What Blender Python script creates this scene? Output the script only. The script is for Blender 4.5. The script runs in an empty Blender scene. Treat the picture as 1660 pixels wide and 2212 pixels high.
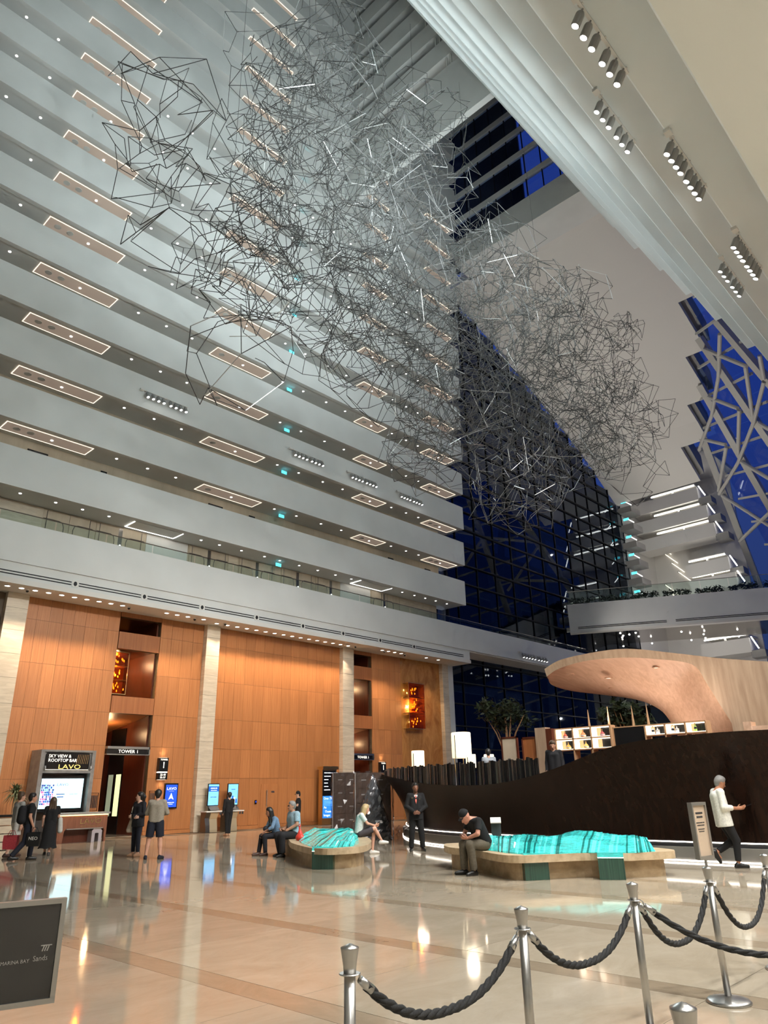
import bpy, bmesh, math, random
import numpy as np
from mathutils import Vector, Matrix
random.seed(7); np.random.seed(7)
SC = bpy.context.scene
COL = SC.collection

# ------------------------------------------------------------------ camera
PITCH, ROLL, HEAD = math.radians(21.35), math.radians(-1.19), math.radians(43.3)
fh = Vector((math.cos(HEAD), math.sin(HEAD), 0)); r0 = Vector((math.sin(HEAD), -math.cos(HEAD), 0)); zu = Vector((0, 0, 1))
fw = fh*math.cos(PITCH) + zu*math.sin(PITCH); u0 = -fh*math.sin(PITCH) + zu*math.cos(PITCH)
rt = r0*math.cos(ROLL) + u0*math.sin(ROLL); up = -r0*math.sin(ROLL) + u0*math.cos(ROLL)
cd = bpy.data.cameras.new('camera'); cam = bpy.data.objects.new('camera', cd); COL.objects.link(cam)
m = Matrix((rt, up, -fw)).transposed().to_4x4(); m.translation = (0, 0, 1.6); cam.matrix_world = m
cd.sensor_fit = 'HORIZONTAL'; cd.sensor_width = 36.0; cd.lens = 36.0*1540/1660; cd.clip_start = .05; cd.clip_end = 600
SC.camera = cam

# ------------------------------------------------------------------ world, exposure
SC.view_settings.view_transform = 'Standard'; SC.view_settings.look = 'None'
SC.view_settings.gamma = 1; SC.view_settings.use_curve_mapping = False
SC.view_settings.exposure = 0.19
try:
    SC.cycles.use_denoising = True; SC.cycles.max_bounces = 6; SC.cycles.diffuse_bounces = 3; SC.cycles.glossy_bounces = 3; SC.cycles.use_adaptive_sampling = True; SC.cycles.adaptive_threshold = .12; SC.cycles.adaptive_min_samples = 10; SC.cycles.use_light_tree = True
    SC.cycles.transparent_max_bounces = 8; SC.cycles.caustics_reflective = False; SC.cycles.caustics_refractive = False
    SC.cycles.sample_clamp_indirect = 6.0
except Exception: pass
wd = bpy.data.worlds.new('dusk'); SC.world = wd; wd.use_nodes = True
nt = wd.node_tree; bg = nt.nodes['Background']
tc = nt.nodes.new('ShaderNodeTexCoord'); sp = nt.nodes.new('ShaderNodeSeparateXYZ'); rmp = nt.nodes.new('ShaderNodeValToRGB')
nt.links.new(tc.outputs['Generated'], sp.inputs[0]); nt.links.new(sp.outputs[2], rmp.inputs[0]); nt.links.new(rmp.outputs[0], bg.inputs[0])
rmp.color_ramp.elements[0].color = (.017, .028, .068, 1); rmp.color_ramp.elements[1].color = (.018, .042, .20, 1)
rmp.color_ramp.elements[0].position = .0; rmp.color_ramp.elements[1].position = .45
bg.inputs[1].default_value = 1.0

# ------------------------------------------------------------------ lights of the hall (added lobby spots, track heads)
def lamp(name, kind, loc, target, energy, color=(1, 1, 1), size=.2, spot=90, blend=.6, size_y=None):
    l = bpy.data.lights.new(name, kind); o = bpy.data.objects.new(name, l); COL.objects.link(o)
    l.energy = energy; l.color = color; o.location = loc
    d = Vector(target) - Vector(loc); o.rotation_euler = d.to_track_quat('-Z', 'Y').to_euler()
    if kind == 'AREA':
        l.size = size
        if size_y: l.shape = 'RECTANGLE'; l.size_y = size_y
    else:
        l.shadow_soft_size = size
    if kind == 'SPOT': l.spot_size = math.radians(spot); l.spot_blend = blend
    return o
WARM = (1, .80, .60); NEUT = (1, .95, .89); COOL = (.87, 1.0, 1.03); DAYW = (1, .985, .96)
K = dict(lobby=1050, track=1500, high=6200, up=3300, spot=240, wall=4000, down=2600)
# unseen spots added under the low soffit to light the lobby (above and behind the camera)
for ix in range(6):
    for y in (-6.0, -1.6):
        x = -1+7.4*ix
        lamp('lobby_fill_light', 'SPOT', (x, y, 12.1), (x+.6, y+1.2, 0), K['lobby']*2.5*(.6 if x < 5 else 1), DAYW, .3, 130, .8)
# track heads on the sloping leg (throw light on the opposite balconies) and on the balconies (throw light on the sloping leg)
for x, y, z in ((9.8, 3.3, 14.6), (13.9, 3.3, 14.6), (18, 3.3, 14.6), (14.1, 4.8, 17.3), (22.4, 4.8, 17.3)):
    lamp('track_light_beam', 'SPOT', (x, y+.4, z-.35), (x+2, 29, 24), K['track'], COOL, .3, 110, 1)
    lamp('track_light_beam', 'SPOT', (x, y+.9, z-.2), (x+4, 29, 37), K['high'], COOL, .3, 62, 1)
    lamp('track_light_beam', 'SPOT', (x, y+.3, z-.5), (x+3, y+7, 0), K['down'], DAYW, .3, 110, 1)
for x, y, z in ((9.8, 3.3, 14.6), (13.9, 3.3, 14.6), (18, 3.3, 14.6), (22.4, 4.8, 17.3)):
    lamp('track_light_beam', 'SPOT', (x, y+.5, z-.4), (x+5, 31, .5), K['wall'], NEUT, .4, 66, 1)
for x in (15.2, 24.5, 29, 33.5):
    lamp('track_light_beam', 'SPOT', (x, 28.6, 19.3), (x-7, 6, 24), K['up'], COOL, .5, 130, 1)
lamp('track_light_beam', 'SPOT', (47.2, 28.2, 10.2), (52, 18, 36), K['up']*2.8, NEUT, .3, 95, 1)
lamp('track_light_beam', 'SPOT', (48.4, 28.2, 10.4), (60, 20, 15), 1700, NEUT, .2, 80, 1)

# ------------------------------------------------------------------ materials
def lin(r, g, b):
    f = lambda c: (c/255/12.92 if c/255 <= .04045 else ((c/255+.055)/1.055)**2.4)
    return (f(r), f(g), f(b), 1)
def mat(name, col, rough=.5, metal=0, em=None, es=0, spec=.5, alpha=None, trans=0, coat=0):
    if len(col) == 3: col = (*col, 1)
    m = bpy.data.materials.new(name); m.use_nodes = True; b = m.node_tree.nodes['Principled BSDF']
    b.inputs['Base Color'].default_value = col; b.inputs['Roughness'].default_value = rough; b.inputs['Metallic'].default_value = metal
    b.inputs['Specular IOR Level'].default_value = spec
    if em is not None:
        b.inputs['Emission Color'].default_value = em if len(em) == 4 else (*em, 1); b.inputs['Emission Strength'].default_value = es
    if alpha is not None: b.inputs['Alpha'].default_value = alpha
    if trans: b.inputs['Transmission Weight'].default_value = trans
    if coat: b.inputs['Coat Weight'].default_value = coat; b.inputs['Coat Roughness'].default_value = .06
    return m
def texture(m, c1, c2, scale=(1, 1, 1), detail=4, rough=.6, lo=.35, hi=.65, bump=0, dist=0, tint=.0, coord='Position', nscale=1.0, rvar=None):
    """noise between two colours in world space, with a small tint for each object"""
    n = m.node_tree.nodes; l = m.node_tree.links; b = n['Principled BSDF']
    if coord == 'Position': src = n.new('ShaderNodeNewGeometry').outputs['Position']
    else: src = n.new('ShaderNodeTexCoord').outputs['Object']
    mp = n.new('ShaderNodeMapping'); mp.inputs['Scale'].default_value = scale; l.new(src, mp.inputs[0])
    no = n.new('ShaderNodeTexNoise'); no.inputs['Scale'].default_value = nscale; no.inputs['Detail'].default_value = detail
    no.inputs['Roughness'].default_value = rough; no.inputs['Distortion'].default_value = dist; l.new(mp.outputs[0], no.inputs['Vector'])
    rp = n.new('ShaderNodeValToRGB'); rp.color_ramp.elements[0].position = lo; rp.color_ramp.elements[1].position = hi
    rp.color_ramp.elements[0].color = c1; rp.color_ramp.elements[1].color = c2; l.new(no.outputs['Fac'], rp.inputs[0])
    out = rp.outputs[0]
    if tint:
        oi = n.new('ShaderNodeObjectInfo'); mr = n.new('ShaderNodeMapRange'); mr.inputs['To Min'].default_value = 1-tint; mr.inputs['To Max'].default_value = 1+tint*.4
        l.new(oi.outputs['Random'], mr.inputs[0]); mx = n.new('ShaderNodeMix'); mx.data_type = 'RGBA'; mx.blend_type = 'MULTIPLY'; mx.inputs[0].default_value = 1
        l.new(out, mx.inputs[6]); cm = n.new('ShaderNodeCombineColor')
        for i in range(3): l.new(mr.outputs[0], cm.inputs[i])
        l.new(cm.outputs[0], mx.inputs[7]); out = mx.outputs[2]
    l.new(out, b.inputs['Base Color'])
    if bump:
        bp = n.new('ShaderNodeBump'); bp.inputs['Strength'].default_value = bump; bp.inputs['Distance'].default_value = .02
        l.new(no.outputs['Fac'], bp.inputs['Height']); l.new(bp.outputs[0], b.inputs['Normal'])
    if rvar:
        mr2 = n.new('ShaderNodeMapRange'); mr2.inputs['To Min'].default_value = rvar[0]; mr2.inputs['To Max'].default_value = rvar[1]
        l.new(no.outputs['Fac'], mr2.inputs[0]); l.new(mr2.outputs[0], b.inputs['Roughness'])
    return m
def glass_mat(name, tint, gloss=(.8, .9, 1, 1), f0=.08, rough=.02, ior=1.45, fac=None):
    m = bpy.data.materials.new(name); m.use_nodes = True; n = m.node_tree.nodes; l = m.node_tree.links
    n.remove(n['Principled BSDF']); o = n['Material Output']
    t = n.new('ShaderNodeBsdfTransparent'); t.inputs[0].default_value = (*tint, 1)
    g = n.new('ShaderNodeBsdfGlossy'); g.inputs[0].default_value = gloss; g.inputs['Roughness'].default_value = rough
    mx = n.new('ShaderNodeMixShader')
    if fac is None:
        fr = n.new('ShaderNodeFresnel'); fr.inputs[0].default_value = ior; gm = n.new('ShaderNodeNewGeometry'); iv = n.new('ShaderNodeMath'); iv.operation = 'SUBTRACT'; iv.inputs[0].default_value = 1
        l.new(gm.outputs['Backfacing'], iv.inputs[1]); mu = n.new('ShaderNodeMath'); mu.operation = 'MULTIPLY'; l.new(fr.outputs[0], mu.inputs[0]); l.new(iv.outputs[0], mu.inputs[1]); l.new(mu.outputs[0], mx.inputs[0])
    else: mx.inputs[0].default_value = fac
    l.new(t.outputs[0], mx.inputs[1]); l.new(g.outputs[0], mx.inputs[2]); l.new(mx.outputs[0], o.inputs[0])
    return m
M = {}
M['white'] = texture(mat('white_plaster', lin(222, 223, 220), .7), lin(216, 217, 214), lin(226, 227, 224), (.25, .25, .25), 3)
M['white2'] = mat('white_ceiling', lin(226, 223, 217), .75)
M['legwhite'] = texture(mat('leg_plaster', lin(224, 230, 229), .7), lin(219, 226, 225), lin(227, 233, 232), (.2, .2, .2), 3)
M['gap'] = mat('joint_brown', lin(96, 80, 62), .6)  # brown backing colour seen in the joints
M['marble'] = texture(mat('beige_marble', lin(184, 172, 152), .1, spec=.6), lin(170, 156, 134), lin(190, 178, 158), (1.1, 2.0, 1), 10, .72, .3, .7, 0, .8, .08, rvar=(.04, .09))
M['marble_band'] = texture(mat('darker_marble', lin(166, 150, 128), .1, spec=.6), lin(150, 134, 112), lin(172, 156, 134), (2.0, 1.1, 1), 10, .72, .3, .7, 0, .8, .08, rvar=(.04, .09))
M['wood'] = texture(mat('teak_veneer', lin(184, 122, 74), .42), lin(170, 106, 60), lin(200, 136, 84), (24, 24, .55), 6, .65, .3, .72, .05, .3, .12)
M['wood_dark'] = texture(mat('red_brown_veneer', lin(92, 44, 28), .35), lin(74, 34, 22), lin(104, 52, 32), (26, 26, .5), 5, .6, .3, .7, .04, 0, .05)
M['wood_spandrel'] = texture(mat('spandrel_veneer', lin(164, 102, 60), .42), lin(150, 90, 50), lin(176, 112, 66), (24, 24, .55), 6, .65, .3, .7, .05, .3, .05)
M['stone'] = texture(mat('cream_travertine', lin(214, 200, 176), .4), lin(196, 180, 156), lin(222, 208, 186), (1.2, 1.2, 7), 7, .6, .3, .7, .03, .8, .05)
M['onyx'] = texture(mat('honey_onyx', lin(190, 128, 66), .22), lin(158, 98, 46), lin(210, 150, 86), (.9, .9, .5), 8, .65, .32, .68, 0, 1.8, .0)
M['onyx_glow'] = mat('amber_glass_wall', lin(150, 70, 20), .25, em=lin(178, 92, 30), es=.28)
M['black'] = mat('black_gloss', (.008, .008, .009), .25)
M['blackm'] = mat('black_matt', (.012, .012, .013), .6)
M['dark'] = mat('dark_grey', (.035, .035, .038), .5)
M['grey'] = mat('mid_grey', (.18, .18, .18), .5)
M['steel'] = mat('brushed_steel', (.50, .49, .47), .33, 1)
M['steel_dark'] = mat('bronze_steel', (.22, .20, .18), .35, 1)
M['gold'] = mat('brass', (.72, .52, .24), .28, 1)
M['whitepaint'] = mat('white_paint', lin(224, 222, 216), .45)
M['greypaint'] = mat('grey_paint', lin(150, 148, 144), .5)
M['beige'] = texture(mat('beige_panel', lin(196, 180, 156), .55), lin(188, 172, 148), lin(202, 186, 162), (2, 2, .4), 4)
M['glass'] = glass_mat('facade_glass', (.17, .20, .25), (.62, .68, .74, 1), ior=1.75)
M['clear'] = glass_mat('clear_glass', (.86, .93, .91), (1, 1, 1, 1), ior=1.45)
M['skyglass'] = glass_mat('roof_glass', (.75, .82, .95), (.8, .9, 1, 1), ior=1.3)
M['lampwarm'] = mat('warm_led', (1, .9, .75), .5, em=(1, .86, .68), es=1.3)
M['lampwhite'] = mat('white_led', (1, 1, 1), .5, em=(1, .96, .90), es=5)
M['lampsoft'] = mat('soft_led', (1, 1, 1), .5, em=(1, .90, .74), es=1.3)
M['panelglow'] = mat('recessed_panel', lin(206, 186, 170), .7, em=(1, .80, .66), es=.13)
M['exit'] = mat('exit_sign_cyan', (.1, .8, .9), .4, em=(.10, .80, .95), es=1.6)
M['steelwhite'] = mat('white_steelwork', lin(190, 188, 182), .5)
M['mull'] = mat('dark_mullion', (.008, .009, .011), .6, spec=.2)

# ------------------------------------------------------------------ mesh helpers
class MB:
    def __init__(s): s.v = []; s.f = []
    def box(s, x0, x1, y0, y1, z0, z1):
        i = len(s.v); s.v += [(x, y, z) for z in (z0, z1) for y in (y0, y1) for x in (x0, x1)]
        s.f += [tuple(i+k for k in q) for q in ((0, 2, 3, 1), (4, 5, 7, 6), (0, 1, 5, 4), (2, 6, 7, 3), (0, 4, 6, 2), (1, 3, 7, 5))]; return s
    def bar(s, a, b, w, h=None, upv=(0, 0, 1)):
        a = Vector(a); b = Vector(b); d = (b-a).normalized(); h = w if h is None else h
        sx = d.cross(Vector(upv))
        if sx.length < 1e-4: sx = d.cross(Vector((1, 0, 0)))
        sx.normalize(); sy = sx.cross(d); i = len(s.v)
        for p in (a, b):
            for q, r in ((-1, -1), (1, -1), (1, 1), (-1, 1)): s.v.append(tuple(p + sx*(q*w/2) + sy*(r*h/2)))
        s.f += [tuple(i+k for k in q) for q in ((3, 2, 1, 0), (4, 5, 6, 7), (0, 1, 5, 4), (1, 2, 6, 5), (2, 3, 7, 6), (3, 0, 4, 7))]; return s
    def tube(s, pts, r, n=8, cap=True):
        pts = [Vector(p) for p in pts]; R = r if isinstance(r, (list, tuple)) else [r]*len(pts); i0 = len(s.v); ref = None
        for k, p in enumerate(pts):
            d = (pts[min(k+1, len(pts)-1)] - pts[max(k-1, 0)]).normalized()
            if ref is None:
                ref = Vector((0, 0, 1)) if abs(d.z) < .9 else Vector((1, 0, 0))
            sx = d.cross(ref).normalized(); sy = sx.cross(d); ref = sy if abs(sy.dot(d)) < .5 else ref
            for j in range(n):
                a = 2*math.pi*j/n; s.v.append(tuple(p + (sx*math.cos(a) + sy*math.sin(a))*R[k]))
        for k in range(len(pts)-1):
            for j in range(n):
                a = i0+k*n+j; b = i0+k*n+(j+1) % n; s.f.append((a, b, b+n, a+n))
        if cap:
            s.f.append(tuple(i0+j for j in range(n))[::-1]); s.f.append(tuple(i0+(len(pts)-1)*n+j for j in range(n)))
        return s
    def lathe(s, prof, n=16, c=(0, 0, 0)):
        i0 = len(s.v)
        for r, z in prof:
            for j in range(n):
                a = 2*math.pi*j/n; s.v.append((c[0]+r*math.cos(a), c[1]+r*math.sin(a), c[2]+z))
        for k in range(len(prof)-1):
            for j in range(n):
                a = i0+k*n+j; b = i0+k*n+(j+1) % n; s.f.append((a, b, b+n, a+n))
        s.f.append(tuple(i0+j for j in range(n))[::-1]); s.f.append(tuple(i0+(len(prof)-1)*n+j for j in range(n))); return s
    def prism(s, poly, z0, z1):
        n = len(poly); i = len(s.v)
        s.v += [(x, y, z0) for x, y in poly] + [(x, y, z1) for x, y in poly]
        s.f.append(tuple(i+k for k in range(n))[::-1]); s.f.append(tuple(i+n+k for k in range(n)))
        s.f += [(i+k, i+(k+1) % n, i+n+(k+1) % n, i+n+k) for k in range(n)]; return s
    def extrude(s, poly, axis, a0, a1):
        """polygon of (p, q) pairs swept along an axis: axis 0 -> (y, z), axis 1 -> (x, z)"""
        n = len(poly); i = len(s.v)
        for a in (a0, a1):
            for p, q in poly: s.v.append((a, p, q) if axis == 0 else (p, a, q))
        s.f.append(tuple(i+k for k in range(n))[::-1]); s.f.append(tuple(i+n+k for k in range(n)))
        s.f += [(i+k, i+(k+1) % n, i+n+(k+1) % n, i+n+k) for k in range(n)]; return s
    def grid(s, rows, close=False):
        nr, nc = len(rows), len(rows[0]); i0 = len(s.v)
        for r in rows: s.v += [tuple(p) for p in r]
        for a in range(nr-1):
            for b in range(nc-1 if not close else nc):
                p = i0+a*nc+b; q = i0+a*nc+(b+1) % nc; s.f.append((p, q, q+nc, p+nc))
        return s
    def mesh(s, name, mt, smooth=False):
        me = bpy.data.meshes.new(name); me.from_pydata(s.v, [], s.f); me.update()
        bm = bmesh.new(); bm.from_mesh(me); bmesh.ops.recalc_face_normals(bm, faces=bm.faces); bm.to_mesh(me); bm.free()
        if smooth:
            for p in me.polygons: p.use_smooth = True
        if mt is not None: me.materials.append(M[mt] if isinstance(mt, str) else mt)
        return me
    def build(s, name, mt, parent=None, smooth=False, loc=None, rz=None):
        return link(name, s.mesh(name, mt, smooth), parent, loc, rz)
def link(name, me, parent=None, loc=None, rz=None):
    o = bpy.data.objects.new(name, me); COL.objects.link(o)
    if parent is not None: o.parent = parent
    if loc is not None: o.location = loc
    if rz is not None: o.rotation_euler = (0, 0, rz)
    return o
def tag(o, label=None, cat=None, group=None, kind=None):
    if label: o['label'] = label
    if cat: o['category'] = cat
    if group: o['group'] = group
    if kind: o['kind'] = kind
    return o
def thing(name, label, cat, loc=(0, 0, 0), rz=0, group=None):
    o = bpy.data.objects.new(name, None); COL.objects.link(o); o.location = loc; o.rotation_euler = (0, 0, rz); o.empty_display_size = .1
    return tag(o, label, cat, group)
def struct(o): o['kind'] = 'structure'; return o
def copy_tree(o, parent=None):
    c = o.copy(); COL.objects.link(c); c.parent = parent
    for ch in o.children: copy_tree(ch, c)
    return c
def text_mesh(name, body, size, mt, parent, loc, rot, align='CENTER', ext=.004, xs=1.0):
    cu = bpy.data.curves.new(name, 'FONT'); cu.body = body; cu.size = size; cu.align_x = align; cu.align_y = 'CENTER'; cu.extrude = ext; cu.resolution_u = 2
    t = bpy.data.objects.new('tmp', cu)
    me = bpy.data.meshes.new_from_object(t); bpy.data.objects.remove(t); me.materials.clear(); me.materials.append(M[mt] if isinstance(mt, str) else mt)
    o = link(name, me, parent); o.location = loc; o.rotation_euler = rot; o.scale = (xs, 1, 1); return o
def text_bars(name, body, size, mt, parent, loc, rot, align='CENTER', ext=.001, xs=1.0):
    """a line of print too small to read: one short bar for each word"""
    W = [len(w)*size*.5*xs for w in body.split()]; g = size*.35; tot = sum(W)+g*(len(W)-1); x = -tot/2 if align == 'CENTER' else 0; b = MB()
    for w in W: b.box(x, x+w, -size*.22, size*.22, -ext, ext); x += w+g
    o = b.build('print_line', mt, parent); o.location = loc; o.rotation_euler = rot; return o
FLOORW = ['second', 'third', 'fourth', 'fifth', 'sixth', 'seventh', 'eighth', 'ninth', 'tenth', 'eleventh', 'twelfth', 'thirteenth', 'fourteenth', 'fifteenth', 'sixteenth', 'seventeenth', 'eighteenth', 'nineteenth']
ORD = ['first'] + FLOORW + ['twentieth', 'twenty-first', 'twenty-second', 'twenty-third', 'twenty-fourth', 'twenty-fifth', 'twenty-sixth', 'twenty-seventh', 'twenty-eighth', 'twenty-ninth', 'thirtieth', 'thirty-first', 'thirty-second', 'thirty-third', 'thirty-fourth', 'thirty-fifth', 'thirty-sixth']

# ================================================================== THE HALL
# ---- floor: marble tiles with narrow joints and darker cross bands
fl = struct(MB().box(-8, 82, -16, 34, -.25, -.012).build('floor', 'gap'))
XB = [4.3+2.3*i for i in range(-3, 15)]; YJ = [5.45+2.65*j for j in range(-4, 10)]
tile = MB().box(0, 1.972, 0, 2.644, -.03, 0).mesh('tile', 'marble')
for xb in XB:
    MB().box(xb, xb+.316, YJ[0], 31, -.03, 0).build('band_strip', 'marble_band', fl)
    for j in range(len(YJ)-1):
        t = link('tile', tile, fl, (xb+.323, YJ[j], 0))
tl2 = MB(); tl2.box(XB[-1]+2.3, 82, -16, 34, -.03, 0); tl2.box(-8, XB[-1]+2.295, -16, YJ[0]-.006, -.03, 0); tl2.box(-8, XB[0]-.006, YJ[0], 31, -.03, 0)
tl2.build('outer_paving', 'marble', fl)['kind'] = 'stuff'

# ---- wall behind and to the right of the camera, closing the hall
struct(MB().box(-8.3, -8, -16, 34, 0, 66).build('wall_back', 'white'))
struct(MB().box(-8, 82, -16.3, -16, 0, 14).build('wall_right', 'white'))

# ---- left wall: timber panels, travertine columns, lift lobbies
wl = struct(MB().box(-8, 10, 31, 31.3, 0, 9.6).box(10, 15.07, 31.06, 31.3, 0, 9.6).box(17.18, 29.69, 31.06, 31.3, 0, 9.6).box(31.5, 38.6, 31.06, 31.3, 0, 9.6)
            .box(15.07, 17.18, 31.06, 31.3, 7.86, 8.62).box(15.07, 17.18, 31.06, 31.3, 5.03, 5.76).box(29.69, 31.5, 31.06, 31.3, 7.86, 8.62).box(29.69, 31.5, 31.06, 31.3, 5.03, 5.76)
            .box(15.07, 17.18, 31.06, 31.3, 9.32, 9.6).box(29.69, 31.5, 31.06, 31.3, 9.32, 9.6).build('wall_left', 'gap'))
ROWS = [.16, 2.3, 3.65, 5.03, 6.82, 8.6, 9.53]
def panel_bay(x0, x1, n, skip=None):
    w = (x1-x0)/n
    for r in range(6):
        z0, z1 = ROWS[r], ROWS[r+1]; pm = MB().box(.004, w-.004, -.06, 0, .004, z1-z0-.004).mesh('wood_panel', 'wood')
        for c in range(n):
            xa = x0+c*w
            if skip and r < 1 and skip[0]-.01 < xa+w/2 < skip[1]+.01: continue
            link('wood_panel', pm, wl, (xa, 31.06, z0))
panel_bay(10.86, 15.07, 8); panel_bay(17.18, 19.53, 4); panel_bay(20.3, 28.82, 14, (23.35, 24.55)); panel_bay(31.5, 34.1, 5)
for x0, x1 in ((15.07, 17.18), (29.69, 31.5)):
    for z0, z1 in ((5.03, 5.76), (7.86, 8.62), (9.32, 9.53)): MB().box(x0+.03, x1-.03, 30.98, 31.06, z0, z1).build('spandrel_panel', 'wood_spandrel', wl)
for i, (x0, x1) in enumerate(((10.86, 15.07), (17.18, 19.53), (20.3, 23.34), (24.56, 28.82), (31.5, 34.1))):
    struct(MB().box(x0, x1, 30.96, 31.06, 0, .15).build('baseboard_left', 'wood'))
# service door in the timber
dr = struct(MB().box(23.345, 24.56, 31.0, 31.06, .0, 2.295).build('door_1', 'wood'))
MB().box(23.46, 24.5, 30.975, 31.0, .03, 2.03).build('door_leaf', 'wood', dr)
MB().tube([(23.78, 30.9, .95), (23.78, 30.9, 1.75)], .018).tube([(23.78, 30.9, 1.05), (23.78, 30.98, 1.05)], .01).tube([(23.78, 30.9, 1.65), (23.78, 30.98, 1.65)], .01).build('pull_handle', 'steel', dr)
MB().box(24.1, 24.3, 30.965, 30.975, 1.62, 1.7).build('name_plate', 'steel', dr)
# columns
for x0, x1 in ((10.0, 10.86), (19.53, 20.3), (28.82, 29.69), (37.99, 38.6)):
    c = struct(MB().box(x0+.01, x1-.01, 30.72, 31.5, 0, 9.53).build('stone_column', 'gap'))
    zs = [0, 1.55, 2.75, 3.95, 5.1, 6.1, 7.05, 8.0, 8.9, 9.53]
    for a, b in zip(zs, zs[1:]): MB().box(x0, x1, 30.7, 31.5, a+.005, b-.005).build('stone_block', 'stone', c)
struct(MB().box(38.6, 39.5, 31.0, 31.4, 0, 9.53).build('wall_return', 'white'))
# onyx wall with display chandelier
struct(MB().box(34.1, 37.99, 31.0, 31.06, 0, 9.53).build('wall_onyx', 'onyx'))

# lift lobbies
def lift_lobby(x0, x1, n):
    d = MB().box(x0, x0+.06, 31.3, 37, 0, 9.4).box(x1-.06, x1, 31.3, 37, 0, 9.4).box(x0, x1, 36.9, 37, 0, 9.4).box(x0, x1, 31.3, 37, 9.4, 9.5)
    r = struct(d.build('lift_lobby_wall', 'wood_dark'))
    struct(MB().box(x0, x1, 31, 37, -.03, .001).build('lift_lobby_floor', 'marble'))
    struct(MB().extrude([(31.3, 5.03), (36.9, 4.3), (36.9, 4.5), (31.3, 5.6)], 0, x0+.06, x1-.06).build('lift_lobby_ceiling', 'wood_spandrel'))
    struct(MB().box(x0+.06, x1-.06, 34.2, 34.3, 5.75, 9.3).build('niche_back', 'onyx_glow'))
    struct(MB().box(x0+.06, x1-.06, 31.3, 34.2, 7.9, 8.6).build('niche_shelf', 'wood_dark'))
    # black stripe and lit strip on the side wall
    MB().box(x1-.1, x1-.06, 33.2, 34.6, 0, 4.6).build('black_pilaster', 'black', r)
    return r
l1 = lift_lobby(15.07, 17.18, 1); l2 = lift_lobby(29.69, 31.5, 2)
MB().box(17.07, 17.09, 33.25, 33.7, .75, 2.55).build('light_strip', mat('lime_led', (.8, .85, .5), .5, em=(.80, .82, .42), es=1.1), l1)
MB().box(17.07, 17.09, 34.0, 34.45, .75, 2.55).build('light_strip', mat('lime_led_dim', (.5, .6, .45), .4, em=(.50, .58, .40), es=.35), l1)
for o, e in (((16.1, 33.2, 7.6), 60), ((30.6, 33.2, 7.6), 60), ((16.1, 33, 4.3), 50), ((30.6, 33, 4.3), 50)):
    lamp('lift_lobby_light', 'POINT', o, (0, 0, 0), e, (1, .62, .3), .1)

# ---- soffit over the lobby edge, slot band, parapet fascia
XE = 39.45
struct(MB().box(-8, XE, 29.34, 31.3, 9.53, 9.74).build('ceiling_lobby_edge', 'white2'))
sb = struct(MB().box(-8, XE, 29.42, 31.3, 9.74, 10.4).build('trim_1', 'white'))
struct(MB().box(-8, 56.1, 29.34, 29.6, 10.4, 12.05).box(-8, 56.1, 29.6, 31.5, 10.4, 10.6).build('wall_parapet', 'white'))
struct(MB().box(XE, 56.1, 29.5, 31.4, 10.32, 10.4).build('trim_2', 'white2'))
boxes = [12.13, 15.3, 18.32, 21.55, 24.63, 27.61, 30.64, 33.69]
pts = [6.0]+boxes+[38.9]
SEG = ['leftmost', 'second', 'third', 'fourth', 'fifth', 'sixth', 'seventh', 'eighth', 'rightmost']
for i in range(9):
    a, b = pts[i]+.16, pts[i+1]-.16
    t = thing('air_slot', f'{SEG[i]} twin-slot air diffuser along the white fascia over the timber wall', 'vent', ((a+b)/2, 29.42, 9.97), group='air slots along the fascia')
    for z in (-.06, .05): MB().box(-(b-a)/2, (b-a)/2, -.012, .01, z-.022, z+.022).build('slot', 'blackm', t)
for i, x in enumerate(boxes):
    t = thing('wall_speaker', f'{SEG[i]} small square black-grilled speaker set between fascia air slots', 'speaker', (x, 29.42, 9.97), group='small speakers in the fascia')
    MB().box(-.13, .13, -.02, .01, -.14, .14).build('frame', 'whitepaint', t); MB().lathe([(.075, -.012), (.075, .012)], 12).build('grille', 'blackm', t).rotation_euler = (math.pi/2, 0, 0)
    t.children[1].location = (0, -.02, 0); t.children[1].scale = (1, 1.3, 1)
# round downlights of the lobby soffit; each lights the wall below; the last two are added to brighten the onyx
XD = [9.65+.545*i for i in range(10)] + [16.75, 17.3, 17.88, 18.75, 19.72] + [20.35+.60*i for i in range(15)] + [31.3, 31.85, 32.4, 33.0, 35.4, 36.6]
dlm = MB().lathe([(.13, .0), (.13, -.012), (.10, -.014), (.10, -.002), (.0, -.002)], 16).mesh('trim_ring', 'whitepaint'); dll = MB().lathe([(.10, -.003), (.0, -.012)], 16).mesh('lens', mat('downlight_lens', (1, 1, 1), .5, em=(1, .93, .82), es=9))
for i, x in enumerate(XD):
    y = 29.88 if not (19 < x < 29) else 30.2
    t = thing('soffit_downlight', f'{ORD[i]} round downlight from the left in the warm soffit above the timber wall', 'light', (x, y, 9.53), group='downlights in the soffit above the timber wall')
    link('trim_ring', dlm, t); link('lens', dll, t)
    lamp('soffit_downlight_beam', 'SPOT', (x, y, 9.5), (x, y+.12, 0), K['spot'], WARM, .06, 76, .5)
for i, x in enumerate((10.46, 14.9, 18.3, 20.05, 29.1, 31.55, 33.4)):
    t = thing('dome_camera', f'small black dome camera under the lobby soffit, number {i+1} from the left', 'camera', (x, 29.95, 9.53), group='dome cameras under the lobby soffit')
    t['label'] = f'{SEG[i]} small black dome camera hanging under the lobby soffit'
    MB().lathe([(.07, 0), (.075, -.05)], 12).build('mount', 'whitepaint', t); MB().lathe([(.06, -.05), (.055, -.09), (.03, -.115), (.001, -.12)], 12).build('dome', 'black', t, True)

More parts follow.
